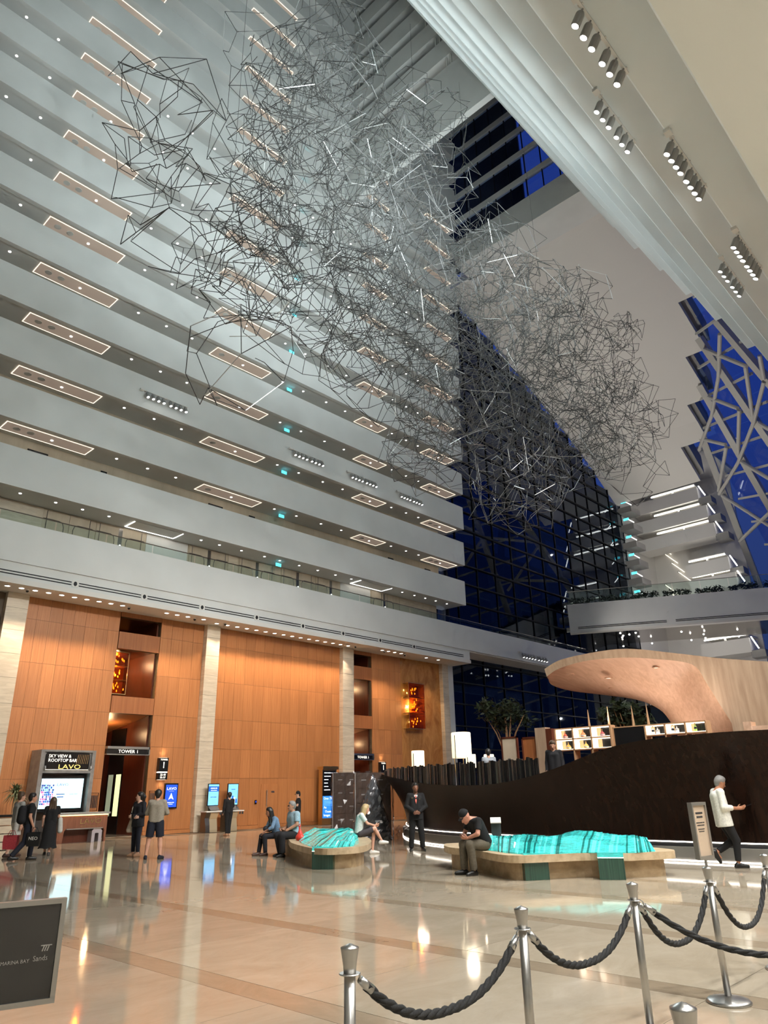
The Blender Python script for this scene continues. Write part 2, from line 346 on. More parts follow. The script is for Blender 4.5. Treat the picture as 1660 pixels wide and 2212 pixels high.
# ---- stacked galleries of the left tower leg
ZB = [13.57, 16.45, 19.15, 21.87, 24.6, 27.25] + [29.95+2.66*i for i in range(12)]
def yface(z): return 29.46 - .040*(z-13.57) - .0001*(z-13.57)**2
NK = len(ZB)
for k, z in enumerate(ZB):
    y = yface(z); zt = z+1.72; znext = ZB[k+1] if k+1 < NK else z+2.66
    xr = XE if z < 41 or True else 27
    g = struct(MB().extrude([(y, z), (y, zt), (y+.2, zt), (y+.2, z+.2), (y+2.2, z+.2), (y+2.2, z+.05), (y+.34, z+.05), (y+.34, z+.03), (y+.26, z+.03), (y+.26, z), ], 0, -8, xr).build('gallery_parapet', 'white'))
    MB().box(-8, xr, y+.02, y+.18, zt, zt+.025).build('coping', 'whitepaint', g)
    # back wall of the gallery below this slab
    zlow = 12.05 if k == 0 else ZB[k-1]+.2
    struct(MB().box(-8, xr-(1.2 if k == 0 else .9), y+1.72, y+1.95, zlow-.1 if k else 10.6, z+.05).build('gallery_wall', 'beige'))
# light panels, downlights, exit signs on the gallery soffits
pw = .92
def panel_mesh(L): return MB().box(0, L, 0, pw, .012, .03).mesh('panel_board', 'panelglow')
def strip_mesh(L):
    b = MB(); e = .035
    b.box(0, L, 0, e, 0, .02).box(0, L, pw-e, pw, 0, .02).box(0, e, e, pw-e, 0, .02).box(L-e, L, e, pw-e, 0, .02); return b.mesh('cove_strip', 'lampwarm')
PX = [(8.45, 12.25), (18.1, 21.8), (29.4, 31.7), (36.15, 39.1)]
PM = [(panel_mesh(b-a), strip_mesh(b-a)) for a, b in PX]
POS = ['leftmost', 'second', 'third', 'rightmost']
dlm2 = MB().lathe([(.06, 0), (.06, -.02), (.0, -.025)], 10).mesh('lens', 'lampwhite'); dlr2 = MB().lathe([(.085, 0), (.085, -.008), (.055, -.008), (.055, 0)], 12).mesh('trim_ring', 'whitepaint')
disc = MB().lathe([(.16, 0), (.16, -.012), (.13, -.014), (.0, -.012)], 14).mesh('speaker_disc', 'whitepaint')
for k, z in enumerate(ZB):
    y = yface(z); zs = z+.05
    for j, (a, b) in enumerate(PX):
        if k == 0: continue
        if ZB[k] > 46 and j > 1: continue
        t = thing('ceiling_panel', f'{POS[j]} glowing recessed panel in the ceiling of the {FLOORW[k]} gallery from below', 'light', (a, y+.42, zs-.03), group='glowing recessed panels in the gallery ceilings')
        link('panel_board', PM[j][0], t); link('cove_strip', PM[j][1], t)
        if j < 2 or k < 9:
            link('speaker_disc', disc, t, (.55, .45, .012)); link('downlight_lens', dlm2, t, ((b-a)*.55, .5, .012))
            if j in (0, 3): link('speaker_disc', disc, t, (1.15, .45, .012))
    xs = [13.5, 15.1, 16.65, 22.9, 24.5, 26.4, 28.05, 32.5, 33.97, 35.24, 7.2, 5.6, 4.1] if k else [9.6, 11.1, 12.3, 13.55, 18.45, 19.55, 20.93, 22.45, 23.5, 24.9, 26.3, 27.7, 29.0, 33.6, 34.8, 35.9, 37.0, 38.2]
    if k > 9: xs = []
    for q, x in enumerate(sorted(xs, reverse=True)):
        t = thing('gallery_downlight', f'{FLOORW[q-1] if q else "first"} small downlight from the right in the {FLOORW[k-1] if k else "lowest"} gallery ceiling', 'light', (x, y+.72, zs), group=f'downlights of gallery {k+1}')
        link('trim_ring', dlr2, t); link('lens', dlm2, t)
    if k < 12:
        t = thing('exit_sign', f'cyan exit sign glowing under the {FLOORW[k-1] if k else "lowest"} gallery ceiling', 'sign', (23.6, y+.95, zs), group='cyan exit signs under the gallery ceilings')
        MB().tube([(0, 0, 0), (0, 0, -.1)], .012, 6).build('hanger', 'steel', t); MB().box(-.18, .18, -.02, .02, -.27, -.1).build('sign_face', 'exit', t)
for x in (10.6, 16.2, 21, 26.2, 30.6, 35):   # two wide coves in the lowest gallery come from its own panels
    pass
for j, (a, b) in enumerate(((14.7, 17.3), (29.6, 32.4))):
    t = thing('ceiling_panel', f'{"left" if j == 0 else "right"} white cove panel in the ceiling of the lowest gallery', 'light', (a, yface(13.57)+.5, 13.59), group='glowing recessed panels in the gallery ceilings')
    MB().box(0, b-a, 0, .95, .012, .03).build('panel_board', 'whitepaint', t); e = .04
    MB().box(0, b-a, .95-e, .95, 0, .02).box(0, e, 0, .95-e, 0, .02).box(b-a-e, b-a, 0, .95-e, 0, .02).build('cove_strip', 'lampwhite', t)

# ---- lowest gallery: wall panelling, sconces, glass rail
yb = yface(13.57)+1.72
for i, (a, b) in enumerate(((11.0, 12.15), (12.2, 13.3), (13.45, 14.55), (14.75, 15.9), (18.4, 19.5), (19.7, 20.75), (21.5, 22.6), (22.8, 23.9), (24.4, 25.5), (25.7, 26.8), (27.0, 28.1), (31.7, 32.8), (33.0, 33.9))):
    t = thing('wall_panel', f'{FLOORW[i-1] if i else "leftmost"} tan wall panel with inlaid bronze loop behind the lowest gallery parapet', 'panel', ((a+b)/2, yb, 12.0), group='tan wall panels of the lowest gallery'); w = (b-a)/2
    MB().box(-w, w, -.04, 0, 0, 1.6).build('board', 'beige', t); s = 1 if i % 2 else -1
    MB().tube([(s*w*.96, -.05, 1.15), (-s*w*.3, -.05, 1.15), (-s*w*.55, -.05, 1.08), (-s*w*.66, -.05, .9), (-s*w*.66, -.05, 0)], .018, 6).build('inlay_loop', 'steel_dark', t)
    MB().tube([(s*w*.7, -.05, 1.55), (s*w*.7, -.05, 0)], .016, 6).build('inlay_line', 'steel_dark', t)
for i, x in enumerate((14.65, 19.6, 22.7, 25.6, 28.2, 32.9)):
    t = thing('wall_sconce', f'{["leftmost", "second", "third", "fourth", "fifth", "rightmost"][i]} lit vertical wall sconce on bronze strip in the lowest gallery', 'light', (x, yb-.05, 12.5), group='wall sconces of the lowest gallery')
    MB().box(-.1, .1, .01, .04, -.5, 1.05).build('back_strip', 'steel_dark', t); MB().lathe([(.03, -.3), (.055, -.22), (.055, .12), (.03, .2)], 10, (0, -.05, 0)).build('lamp_shade', 'lampwhite', t, True)
for a, b in ((-8, 11.0), (16.0, 18.3), (20.8, 21.4), (29.0, 31.6), (34.4, 37.4)):
    struct(MB().box(a, b, yb-.03, yb, 10.6, 13.6).build('gallery_wall', 'whitepaint' if a in (16, 29) else 'stone'))
for i in range(24):
    a = 2+2.25*i
    t = thing('glass_balustrade', f'{ORD[i]} clear glass balustrade pane from the left above the lowest white parapet', 'railing', (a, 29.48, 12.05), group='glass balustrade panes above the lowest parapet')
    MB().box(.03, 2.22, -.008, .008, 0, .42).build('pane', 'clear', t); MB().tube([(0, 0, .45), (2.25, 0, .45)], .022, 6).build('handrail', 'steel_dark', t)
# pictures and a lit lobby glimpsed behind the second gallery parapet
y2 = yface(16.45)+1.72
for i, (x, w) in enumerate(((10.3, .9), (13.4, .3), (19.7, .9), (22.1, .4), (33.5, .5), (37.3, .6))):
    t = thing('framed_picture', f'{["leftmost", "second", "third", "fourth", "fifth", "rightmost"][i]} dark framed picture half hidden behind the second gallery parapet', 'picture', (x, y2, 15.5), group='dark pictures in the second gallery')
    MB().box(-w/2, w/2, -.04, 0, -.5, .62).build('frame', 'black', t); MB().box(-w/2+.06, w/2-.06, -.05, -.04, -.44, .56).build('canvas', 'dark', t)

# ================================================================== SLOPING LEG ON THE RIGHT, stepped soffits overhead
LEG = [(12.2, 1.89), (14.92, 3.32), (17.64, 4.76), (20.36, 6.12), (23.08, 7.56), (25.8, 8.95), (28.52, 10.31), (31.24, 11.7), (33.96, 13.0), (36.68, 14.4),
       (39.4, 15.6), (42.1, 16.5), (44.8, 17.3), (47.5, 18.1), (50.3, 18.9), (53.0, 19.6), (55.7, 20.3), (58.5, 21.0), (61.2, 21.6)]
for k, (z, y) in enumerate(LEG):
    y0 = -16 if k == 0 else LEG[k-1][1]-1.2
    struct(MB().extrude([(y0, z), (y-.03, z), (y, z+.03), (y, z+2.75), (y0, z+2.75)], 0, -8, 41.5).build('ceiling_step', 'legwhite'))
struct(MB().box(-8, 41.5, 16, 32, 62.5, 63).build('ceiling_top', 'white'))
def legy(z):
    for (z0, y0), (z1, y1) in zip(LEG, LEG[1:]):
        if z0 <= z <= z1: return y0+(y1-y0)*(z-z0)/(z1-z0)
    return 21
# track lights
def track_light(name, label, L, n, loc, rot, group, tilt=.5):
    t = thing(name, label, 'light', loc, 0, group); t.rotation_euler = rot
    MB().box(-.02, L, -.03, .03, -.06, -.02).build('rail', 'whitepaint', t); MB().box(-.22, -.04, -.07, .07, -.09, .0).build('driver_box', 'whitepaint', t)
    for x in (.1, L/2, L-.1): MB().box(x-.025, x+.025, -.05, .05 if tilt > 0 else .16, -.02, .0).build('bracket', 'whitepaint', t)
    for i in range(n):
        x = (i+.5+(.35 if i >= n/2 else 0))*L/(n+.4)
        h = link('lamp_head', HEADM, t, (x, 0, -.06)); h.rotation_euler = (tilt, 0, .2)
        link('lens', LENSM, h)
    return t
HEADM = MB().tube([(0, 0, 0), (0, 0, -.09)], .018, 6).lathe([(.07, -.09), (.085, -.13), (.085, -.36), (.075, -.375)], 12).mesh('lamp_head', 'greypaint')
LENSM = MB().lathe([(.074, -.372), (.0, -.40)], 12).mesh('lens', mat('track_lens', (1, 1, 1), .5, em=(1, 1, .97), es=7))
for i, (x0, x1, k, n, w) in enumerate(((8.9, 10.85, 1, 6, 'nearest, at the top edge of the view,'), (12.9, 14.95, 1, 8, 'middle of the lower row,'), (17.0, 18.95, 1, 8, 'farthest of the lower row,'), (13.1, 15.1, 2, 6, 'nearer of the upper row,'), (21.4, 23.5, 2, 6, 'farther of the upper row,'))):
    track_light('track_light', f'white track light {w} under the stepped white ceiling', x1-x0, n, (x0, LEG[k][1]-.05, LEG[k][0]), (0, 0, 0), 'track lights under the stepped ceiling')
yc = yface(19.15)
for i, (x0, x1) in enumerate(((14.0, 16.4), (23.25, 25.65), (27.8, 30.2), (32.3, 34.65))):
    track_light('track_light', f'{["leftmost", "second", "third", "rightmost"][i]} white track light with bright heads on the front of a white gallery parapet', x1-x0, 8, (x0, yc-.16, 20.05), (0, 0, 0), 'track lights on the gallery parapet', -.35)
t = track_light('track_light', 'white track light on the walkway parapet beside the timber canopy', 3.6, 9, (45.4, 29.18, 11.0), (0, 0, 0), 'track lights on the gallery parapet', -.35)

M['dkteal'] = mat('dark_gallery_glass', (.045, .06, .058), .4)  # dark teal glass behind the cross gallery slots
# ================================================================== CROSS GALLERIES HIGH UP
SL = [45.4, 48.1, 50.75, 53.4, 56.0, 58.6]
cb = struct(MB().box(27, 27.4, 13, 28.4, 40.3, 45.4).build('bridge_beam', 'white'))
for i, s in enumerate(SL):
    top = SL[i+1] if i+1 < len(SL) else s+3
    g = struct(MB().box(27, 27.25, legy(s)-1, 28.4, s+1.0, top).box(27.25, 29, legy(s)-1, 28.4, s+1.0, s+1.15).build('cross_parapet', 'white'))
    struct(MB().box(28.6, 28.7, legy(s)-1, 28.4, s-.1, s+1.1).build('cross_gallery_wall', 'dkteal'))
    for y in (legy(s)+1.2, legy(s)+1.55, 27.2, 27.5): MB().box(27.1, 27.2, y, y+.09, s, s+1.0).build('post', 'whitepaint', g)
# window wall beyond
w1 = struct(MB().box(39.62, 39.8, 15.5, 28.3, 44.7, 44.9).build('window_1', 'white'))
WB = [44.85, 46.95, 49.6, 52.1, 54.55, 57.2, 59.8]
for a, b in zip(WB, WB[1:]):
    MB().box(39.55, 39.85, 15.5, 28.2, b-.2, b+.28).build('spandrel', 'white', w1)
    for i in range(9):
        y = 15.25+1.46*i
        pm = MB().box(39.7, 39.72, y+.04, y+1.42, a+.2, b-.2).build('pane', 'skyglass', w1)
        MB().box(39.66, 39.74, y-.04, y+.04, a+.2, b-.2).build('mullion', 'mull', w1)
struct(MB().box(41.8, 42, 22.6, 34, 44, 64).build('neighbour_block', mat('unlit_block', (.012, .009, .012), .6)))
struct(MB().box(39.5, 42.5, 13, 28.4, 42.3, 44.8).build('beam_lower', 'white'))
# curved roof soffit running down to the far tower
PROF = [(41.5, 42.4), (43, 42.3), (49.7, 40.3), (58.5, 36.5), (64.4, 33.8), (70.3, 30.2)]
def profz(x):
    for (x0, z0), (x1, z1) in zip(PROF, PROF[1:]):
        if x0 <= x <= x1: return z0+(z1-z0)*(x-x0)/(x1-x0)
    return PROF[-1][1]
for a, b, y0 in ((41.5, 52.8, 12.0), (52.8, 57.8, 15.6), (57.8, 62.45, 17.4), (62.45, 66.4, 19.5), (66.4, 70.3, 22.1)):
    xs = [a] + [x for x, _ in PROF if a < x < b] + [b]
    poly = [(x, profz(x)) for x in xs] + [(x, profz(x)+.7) for x in reversed(xs)]
    struct(MB().extrude(poly, 1, y0, 31.3).build('roof_soffit', 'white2'))
    struct(MB().extrude([(xs[0], profz(xs[0])+.7), (xs[-1], profz(xs[-1])+.7), (xs[-1], profz(xs[-1])+2.6), (xs[0], profz(xs[0])+2.6)], 1, y0-.5, y0+.3).build('roof_upstand', 'greypaint'))
struct(MB().box(39.0, 71, 31.25, 31.5, 0, .2).build('trim_3', 'mull'))

# ---- curtain wall on the left beyond the timber wall
cw = struct(MB().box(39.5, 39.62, 31.1, 31.35, 0, 42.3).build('window_3', 'mull'))
ZM = [1.2+1.47*i for i in range(29)]; XM = [39.55, 40.85]+[43.4+2.49*i for i in range(12)]
pmc = {}
for i in range(len(XM)-1):
    x0, x1 = XM[i], XM[i+1]; ztop = min(profz(x0), profz(x1)) if x0 > 41.5 else 42.2
    MB().box(x1-.03, x1+.03, 31.12, 31.3, 0, ztop).build('mullion', 'mull', cw)
    zs = [0]+[z for z in ZM if z < ztop-.4]+[ztop]
    for a, b in zip(zs, zs[1:]):
        key = (round(x1-x0, 2), round(b-a, 2))
        if key not in pmc: pmc[key] = MB().box(.03, x1-x0-.03, 0, .015, .03, b-a-.03).mesh('pane', 'glass')
        o = link('pane', pmc[key], cw, (x0, 31.2, a))
        if i >= 11 or a > 33: o['kind'] = 'stuff'
for z in ZM:
    xe = max([x for x in XM if (profz(x) if x > 41.5 else 42.2) > z+.3]+[41])
    MB().box(39.55, xe, 31.05, 31.3, z-.04, z+.04).build('transom', 'mull', cw)
# steelwork outside the curtain wall
for i, (a, b) in enumerate((((50.8, 35, 24), (51.2, 35, 0)), ((54.1, 35, 30), (51.4, 35, 14)), ((54.4, 35, 30), (55.0, 35, 6)), ((44, 36, 8.6), (48.3, 36, 1.5)), ((52, 36, 9), (48.6, 36, 1.5)), ((58.5, 36, 9), (58.7, 36, 0)), ((62, 36, 26), (60, 36, 2)), ((46, 36, 30), (44.5, 36, 11)))):
    t = struct(MB().tube([a, b], .32, 10).build('outer_strut', 'steelwhite'))
for x_ in (44, 51, 58): lamp('strut_fill_light', 'SPOT', (x_, 33.6, .5), (x_+2, 36, 14), 900, (.75, .85, 1), .1, 120, 1)  # unseen spots added outside to make the struts show
for i, z in enumerate((9.2, 13.6, 18.0, 22.4, 26.8)): struct(MB().box(39.5, 70, 37.5, 37.9, z, z+.5).build('outer_beam', 'steelwhite'))
struct(MB().box(39, 78, 41, 41.3, 0, 24).build('outer_block', mat('outer_facade', (.02, .022, .03), .6)))

# ================================================================== SKYBRIDGE WITH PLANTING
BD = Vector((.452, -.892, 0)); BN = Vector((.892, .452, 0)); B0 = Vector((55.3, 30.7, 0))
def bpt(s, d, z): return B0 + BD*s + BN*d + Vector((0, 0, z))
def bbox(mb, s0, s1, d0, d1, z0, z1):
    i = len(mb.v); mb.v += [tuple(bpt(s, d, z)) for z in (z0, z1) for d in (d0, d1) for s in (s0, s1)]
    mb.f += [tuple(i+k for k in q) for q in ((0, 2, 3, 1), (4, 5, 7, 6), (0, 1, 5, 4), (2, 6, 7, 3), (0, 4, 6, 2), (1, 3, 7, 5))]; return mb
br = struct(bbox(MB(), .3, 40, 0, .4, 14.05, 16.45).build('wall_bridge', 'white'))
struct(bbox(MB(), 0, 40, .4, 8, 14.2, 14.5).build('bridge_deck', 'steel_dark'))
struct(bbox(MB(), .3, 40, .02, .6, 13.9, 14.05).build('trim_4', 'white2'))
for i, (a, b) in enumerate(((1.0, 8.2), (8.9, 17.2), (17.9, 26))):
    t = thing('air_slot', f'{["left", "middle", "right"][i]} twin-slot air diffuser along the foot of the bridge fascia', 'vent', bpt((a+b)/2, -.02, 14.35), math.atan2(BD.y, BD.x), 'air slots along the bridge fascia')
    for z in (-.07, .05): MB().box(-(b-a)/2, (b-a)/2, -.012, .02, z-.025, z+.025).build('slot', 'blackm', t)
for i in range(16):
    t = thing('glass_balustrade', f'{ORD[i]} clear glass balustrade pane from the left on the planted bridge', 'railing', bpt(.3+2.2*i, .25, 16.45), math.atan2(BD.y, BD.x), 'glass balustrade panes on the planted bridge')
    MB().box(.03, 2.17, -.01, .01, 0, 1.15).build('pane', 'clear', t); MB().tube([(0, 0, 1.18), (2.2, 0, 1.18)], .03, 6).build('handrail', 'steel', t)
# planting: leaves
def leaf_ball(mb, c, r, n, size, rng, flat=1.0):
    for _ in range(n):
        d = Vector((rng.gauss(0, 1), rng.gauss(0, 1), rng.gauss(0, 1)*flat)).normalized(); p = Vector(c)+d*r*(rng.random()**.5)
        a = Vector((rng.gauss(0, 1), rng.gauss(0, 1), rng.gauss(0, .6))).normalized(); b = a.cross(Vector((rng.gauss(0, 1), rng.gauss(0, 1), rng.gauss(0, 1)))).normalized()
        i = len(mb.v); s = size*(.6+.8*rng.random())
        mb.v += [tuple(p-a*s), tuple(p+b*s*.32), tuple(p+a*s), tuple(p-b*s*.32)]; mb.f.append((i, i+1, i+2, i+3))
    return mb
M['leaf'] = texture(mat('leaf_green', lin(36, 48, 26), .55), lin(20, 30, 14), lin(54, 68, 36), (6, 6, 6), 3)
M['leafdark'] = mat('leaf_dark', lin(34, 46, 26), .5)
rg = random.Random(3)
for i in range(9):
    t = thing('bridge_shrub', f'{ORD[i]} dark trailing shrub from the left along the bridge planter', 'plant', bpt(1.6+2.62*i, 1.05, 16.45), math.atan2(BD.y, BD.x), 'shrubs along the bridge planter')
    mb = MB()
    for q in range(7): leaf_ball(mb, (-.9+.3*q, rg.uniform(-.1, .1), .34+rg.random()*.25), .34, 40, .15, rg, .6)
    mb.build('foliage', 'leafdark', t); MB().box(-1.2, 1.2, -.3, .4, 0, .15).build('soil_box', 'dark', t)
# sparkling ceiling lamps under the bridge
gl = MB().lathe([(.05, 0), (.09, -.05), (.05, -.12), (.0, -.14)], 8).mesh('bulb', 'lampwhite'); cd_ = MB().tube([(0, 0, 0), (0, 0, .3)], .01, 5).mesh('cord', 'steel')
for i in range(26):
    s, d = rg.uniform(4, 24), rg.uniform(.8, 7.5)
    t = thing('pendant_lamp', 'tiny bright pendant lamp under the polished belly of the planted bridge', 'light', bpt(s, d, 13.85), 0, 'pendant lamps under the planted bridge')
    link('bulb', gl, t); link('cord', cd_, t)
struct(bbox(MB(), 0, 40, .5, 8, 14.12, 14.2).build('ceiling_bridge', mat('polished_metal', (.5, .46, .42), .12, 1)))

# ================================================================== GLAZED ROOF WITH STEEL TRUSS, far right
gA = Vector((.597, -.118, -.79)).normalized(); gB = Vector((-.681, -.673, -.291)).normalized(); G0 = Vector((66.08, 20.65, 32.27))
OUT = Vector((.5, -.717, .484))*1.1
rf = struct(MB().bar(Vector((52.1, 13.4, 38.4))+OUT*2, Vector((54.0, 12.4, 34.2))+OUT*2, .25).build('window_2', 'steelwhite'))
nrm = gA.cross(gB).normalized()
e1, e2 = Vector((52.1, 15.2, 38.4)), Vector((66.08, 20.65, 32.27)); e3 = Vector((84.0, 22.4, 16.6))
def inside(p):
    def side(a, b): return (b-a).cross(p-a).dot(nrm)
    s1 = side(e1, e2); s2 = side(e2, e3); ref = side(e2, e3 - gB*0)  # zero
    q = e2 + gB*3
    r1 = (e2-e1).cross(q-e1).dot(nrm); r2 = (e3-e2).cross(q-e2).dot(nrm)
    return s1*r1 > 0 and s2*r2 > 0
pr = MB()
pv = [Vector((0, 0, 0)), gA*1.96, gA*1.96+gB*2.16, gB*2.16]
pr.v = [tuple(v) for v in pv] + [tuple(v-nrm*.02) for v in pv]; pr.f = [(0, 1, 2, 3), (7, 6, 5, 4), (0, 4, 5, 1), (1, 5, 6, 2), (2, 6, 7, 3), (3, 7, 4, 0)]
prm = pr.mesh('pane', 'skyglass'); npn = 0
for i in range(-16, 16):
    for j in range(0, 12):
        p = G0 + gA*(2.0*i) + gB*(2.2*j-.3)
        if inside(p+gA+gB*1.1): link('pane', prm, rf, p+OUT*1.3); npn += 1
T = [((53.29, 13.67, 35.19), (55.84, 11.47, 29.27), .5), ((56.1, 15.97, 35.68), (61.44, 13.69, 26.76), .5), ((60.91, 18.06, 33.81), (68.28, 16.59, 23.97), .5), ((66.08, 20.65, 32.27), (78.45, 21.97, 21.41), .55)]
for a, b, w in T:
    d = (Vector(b)-Vector(a)); MB().bar(Vector(a)-d*.1+OUT*.9, Vector(b)+d*.6+OUT*.9, w*1.1, w).build('chord', 'steelwhite', rf)
def gp(a, b): return G0 + gA*a + gB*b + OUT*1.0
for j in range(1, 18):      # purlins between the chords
    a = -14+2.6*j
    st = next((b for b in [x*.3 for x in range(0, 60)] if inside(gp(a, b)-OUT*1.0+gB*.2)), None)
    if st is not None: MB().bar(gp(a, st), gp(a, st+9+(2 if j % 2 else 0)), .16, .2).build('purlin', 'steelwhite', rf)
for a, b in (((53.63, 13.77, 34.99), (57.6, 15.6, 33.57)), ((57.6, 15.6, 33.57), (62.09, 18.03, 32.52)), ((62.09, 18.03, 32.52), (67.33, 21.33, 31.99)), ((55.94, 15.8, 35.6), (54.97, 12.71, 32.02)), ((55.11, 12.86, 32.09), (59.12, 14.08, 29.76)), ((55.33, 11.88, 30.42), (59.59, 14.19, 29.42)), ((59.59, 14.19, 29.42), (65.18, 17.54, 28.59)), ((65.18, 17.54, 28.59), (70.89, 21.34, 28.32)), ((60.4, 17.53, 33.53), (59.43, 15.13, 30.99)), ((59.47, 15.06, 30.84), (64.18, 17.11, 28.99)), ((65.48, 20.04, 31.99), (64.19, 17.98, 30.27)), ((64.38, 18.01, 30.12), (70.57, 21.26, 28.52)), ((64.77, 17.11, 28.38), (64.19, 14.77, 25.52)), ((59.42, 13.85, 29.09), (59.23, 12.81, 27.75)), ((70.75, 21.06, 28.04), (69.58, 16.91, 23.1)), ((68.07, 16.6, 24.21), (74.97, 21.53, 24.36)), ((53.35, 11.33, 31.64), (55.08, 11.78, 30.53))):
    o = OUT*.6; MB().tube([Vector(a)+o, Vector(b)+o], .17, 8).build('brace', 'steelwhite', rf)

# ================================================================== FAR TOWER, seen beyond the bridge
struct(MB().box(78, 78.3, 21.6, 42, 0, 36).build('wall_far', 'white2'))
struct(MB().box(70, 78.3, 31.2, 31.5, 0, 34).build('wall_far_side', 'white2'))
struct(MB().box(70, 78.3, 21, 31.5, 33.4, 33.8).build('ceiling_far', 'white2'))
FL = [(31.5, 28.9, 24.1, 'topmost'), (29.3, 28.9, 23.5, 'second'), (27.2, 28.9, 23.1, 'third'), (23.35, 26.1, 22.4, 'fourth'), (21.65, 26.0, 22.0, 'fifth'), (15.05, 26.0, 22.0, 'lowest')]
for z, ya, yb_, w in FL:
    g = struct(MB().box(74, 76.5, yb_-.3, ya+(2.2 if z > 27 else .3), z-1.75, z-.35).build('far_parapet', 'white2'))
    t = thing('strip_light', f'{w} long strip light across the far tower gallery', 'light', (74.2, (ya+yb_)/2, z), 0, 'strip lights of the far tower')
    MB().box(0, .12, -(ya-yb_)/2, (ya-yb_)/2, -.05, .05).build('tube', 'lampwhite', t); MB().box(.12, .2, -.1, .1, -.36, .06).build('bracket', 'whitepaint', t); MB().box(.1, 3.6, -(ya-yb_)/2, (ya-yb_)/2, .06, .2).build('ceiling_board', 'white2', t)
    t = thing('strip_light', f'short upright strip light at the right end of the {w} far gallery', 'light', (74, yb_-1.0, z-.9), 0, 'short strip lights of the far tower')
    MB().tube([(0, 0, -.6), (0, .5, .6)], .06, 6).build('tube', 'lampwhite', t); MB().box(.1, 1.6, -.5, .8, -1.4, -.7).build('balcony_box', 'greypaint', t)
for i in range(6):
    z = 30.6-2.0*i
    g = struct(MB().box(70.3, 72.5, 29.7+.0*i, 32.0, z-1.5, z-.85).build('far_balcony', 'greypaint'))
    t = thing('exit_sign', f'{ORD[i]} small cyan sign from the top at the far glass corner', 'sign', (70.25, 30.4, z-.3), 0, 'cyan signs at the far corner')
    MB().box(-.03, .03, -.3, .3, -.12, .12).build('sign_face', 'exit', t); MB().tube([(0, 0, .12), (.15, 0, .82)], .015, 6).build('hanger', 'steel', t)
    t = thing('strip_light', f'{ORD[i]} slanting strip light from the top beside the cyan signs', 'light', (70.4, 29.9, z-.75), 0, 'slanting strip lights of the far corner')
    MB().tube([(0, .45, .55), (0, -.25, -.05)], .045, 6).build('tube', 'lampwhite', t); MB().box(-.02, .02, .4, .6, .52, .62).build('clip', 'steel', t)
for i in range(11):
    y, z = 29.2-.55*(i % 4), 30.8-1.15*i
    t = thing('strip_light', f'{ORD[i]} thin slanting strip light from the top on the white far wall', 'light', (77.8, y+.4, z), 0, 'thin strip lights of the far wall')
    MB().tube([(0, .7, .8), (0, -.5, -.5)], .05, 6).build('tube', 'lampsoft', t); MB().box(-.02, .15, .6, .8, .74, .86).build('clip', 'steel', t)
for x, y, z, e in ((66, 25, 25, 330), (66, 24, 8, 800), (68.5, 25, 19, 300)): lamp('far_tower_fill', 'POINT', (x, y, z), (0, 0, 0), e, NEUT, .06)  # unseen points in mid-air, added to brighten the far tower

# ================================================================== LOUNGE: bronze hull wall, raised deck, timber canopy, bar
def catmull(P, n):
    P = [Vector(p) for p in P]; out = []
    for i in range(len(P)-1):
        p0, p1, p2, p3 = P[max(i-1, 0)], P[i], P[i+1], P[min(i+2, len(P)-1)]
        for j in range(n):
            t = j/n; out.append(.5*((2*p1)+(p2-p0)*t+(2*p0-5*p1+4*p2-p3)*t*t+(3*p1-p0-3*p2+p3)*t**3))
    return out+[P[-1]]
BASE = catmull([(25.5, 22.5, 0), (22.6, 20.4, 0), (20.2, 17.9, 0), (18.7, 15.4, 0), (17.95, 12.5, 0), (17.6, 10.0, 0), (17.5, 7.6, 0), (17.55, 5.6, 0), (18.0, 3.4, 0), (19.2, .8, 0), (21.5, -1.6, 0)], 6)
RIM = catmull([(24.6, 23.2, 2.25), (21.6, 20.8, 2.24), (19.0, 17.85, 2.03), (17.75, 15.3, 1.78), (17.0, 12.4, 1.7), (16.72, 10.4, 1.95), (16.6, 8.3, 2.48), (16.6, 6.2, 2.63), (17.0, 3.4, 2.6), (18.3, .4, 2.5), (20.8, -2.3, 2.4)], 6)
M['bronze'] = texture(mat('dark_bronze', (.016, .007, .004), .25, .4, spec=.25), (.009, .004, .003, 1), (.024, .010, .006, 1), (9, 9, .5), 4, .5, .3, .7, .0, .4)
rows = []
NP = len(BASE)
for j in range(9):
    t = j/8; f = t**1.8
    rows.append([(BASE[i].x*(1-f)+RIM[i].x*f, BASE[i].y*(1-f)+RIM[i].y*f, .42+(RIM[i].z-.42)*t) for i in range(NP)])
hull = thing('bronze_hull', 'long dark bronze curved counter wall sweeping up to the right behind the glass benches', 'counter', (18, 10, 0))
def rel(o, root):
    o.parent = root; o.matrix_parent_inverse = Matrix.Translation(-Vector(root.location)); return o
hm = MB().grid(rows); rel(hm.build('hull_plate', 'bronze', smooth=True), hull)
inner = [[(p[0]+.12, p[1]-.0, p[2]) for p in r] for r in rows]
rel(MB().grid(inner).build('inner_plate', 'bronze', smooth=True), hull)
rel(MB().grid([rows[-1], inner[-1]]).build('rim', 'bronze'), hull)
def ribbon(base, off, z0, z1):
    b = MB(); c = Vector((24, 9, 0))
    r = []
    for i, p in enumerate(base):
        d = (base[min(i+1, len(base)-1)]-base[max(i-1, 0)]).normalized(); n = Vector((-d.y, d.x, 0))
        if n.dot(c-p) > 0: n = -n
        r.append(p+n*off)
    return b.grid([[(p.x, p.y, z0) for p in r], [(p.x, p.y, z1) for p in r]])
rel(ribbon(BASE, .02, .3, .42).build('led_reveal', 'dark'), hull)
rel(ribbon(BASE, .16, .0, .30).build('plinth', mat('grey_plinth', lin(140, 138, 134), .5)), hull)
top = ribbon(BASE, .16, .30, .30); tb = ribbon(BASE, .0, .30, .30); top.grid([top.v[:NP], tb.v[:NP]]); rel(top.build('plinth_top', 'greypaint'), hull)
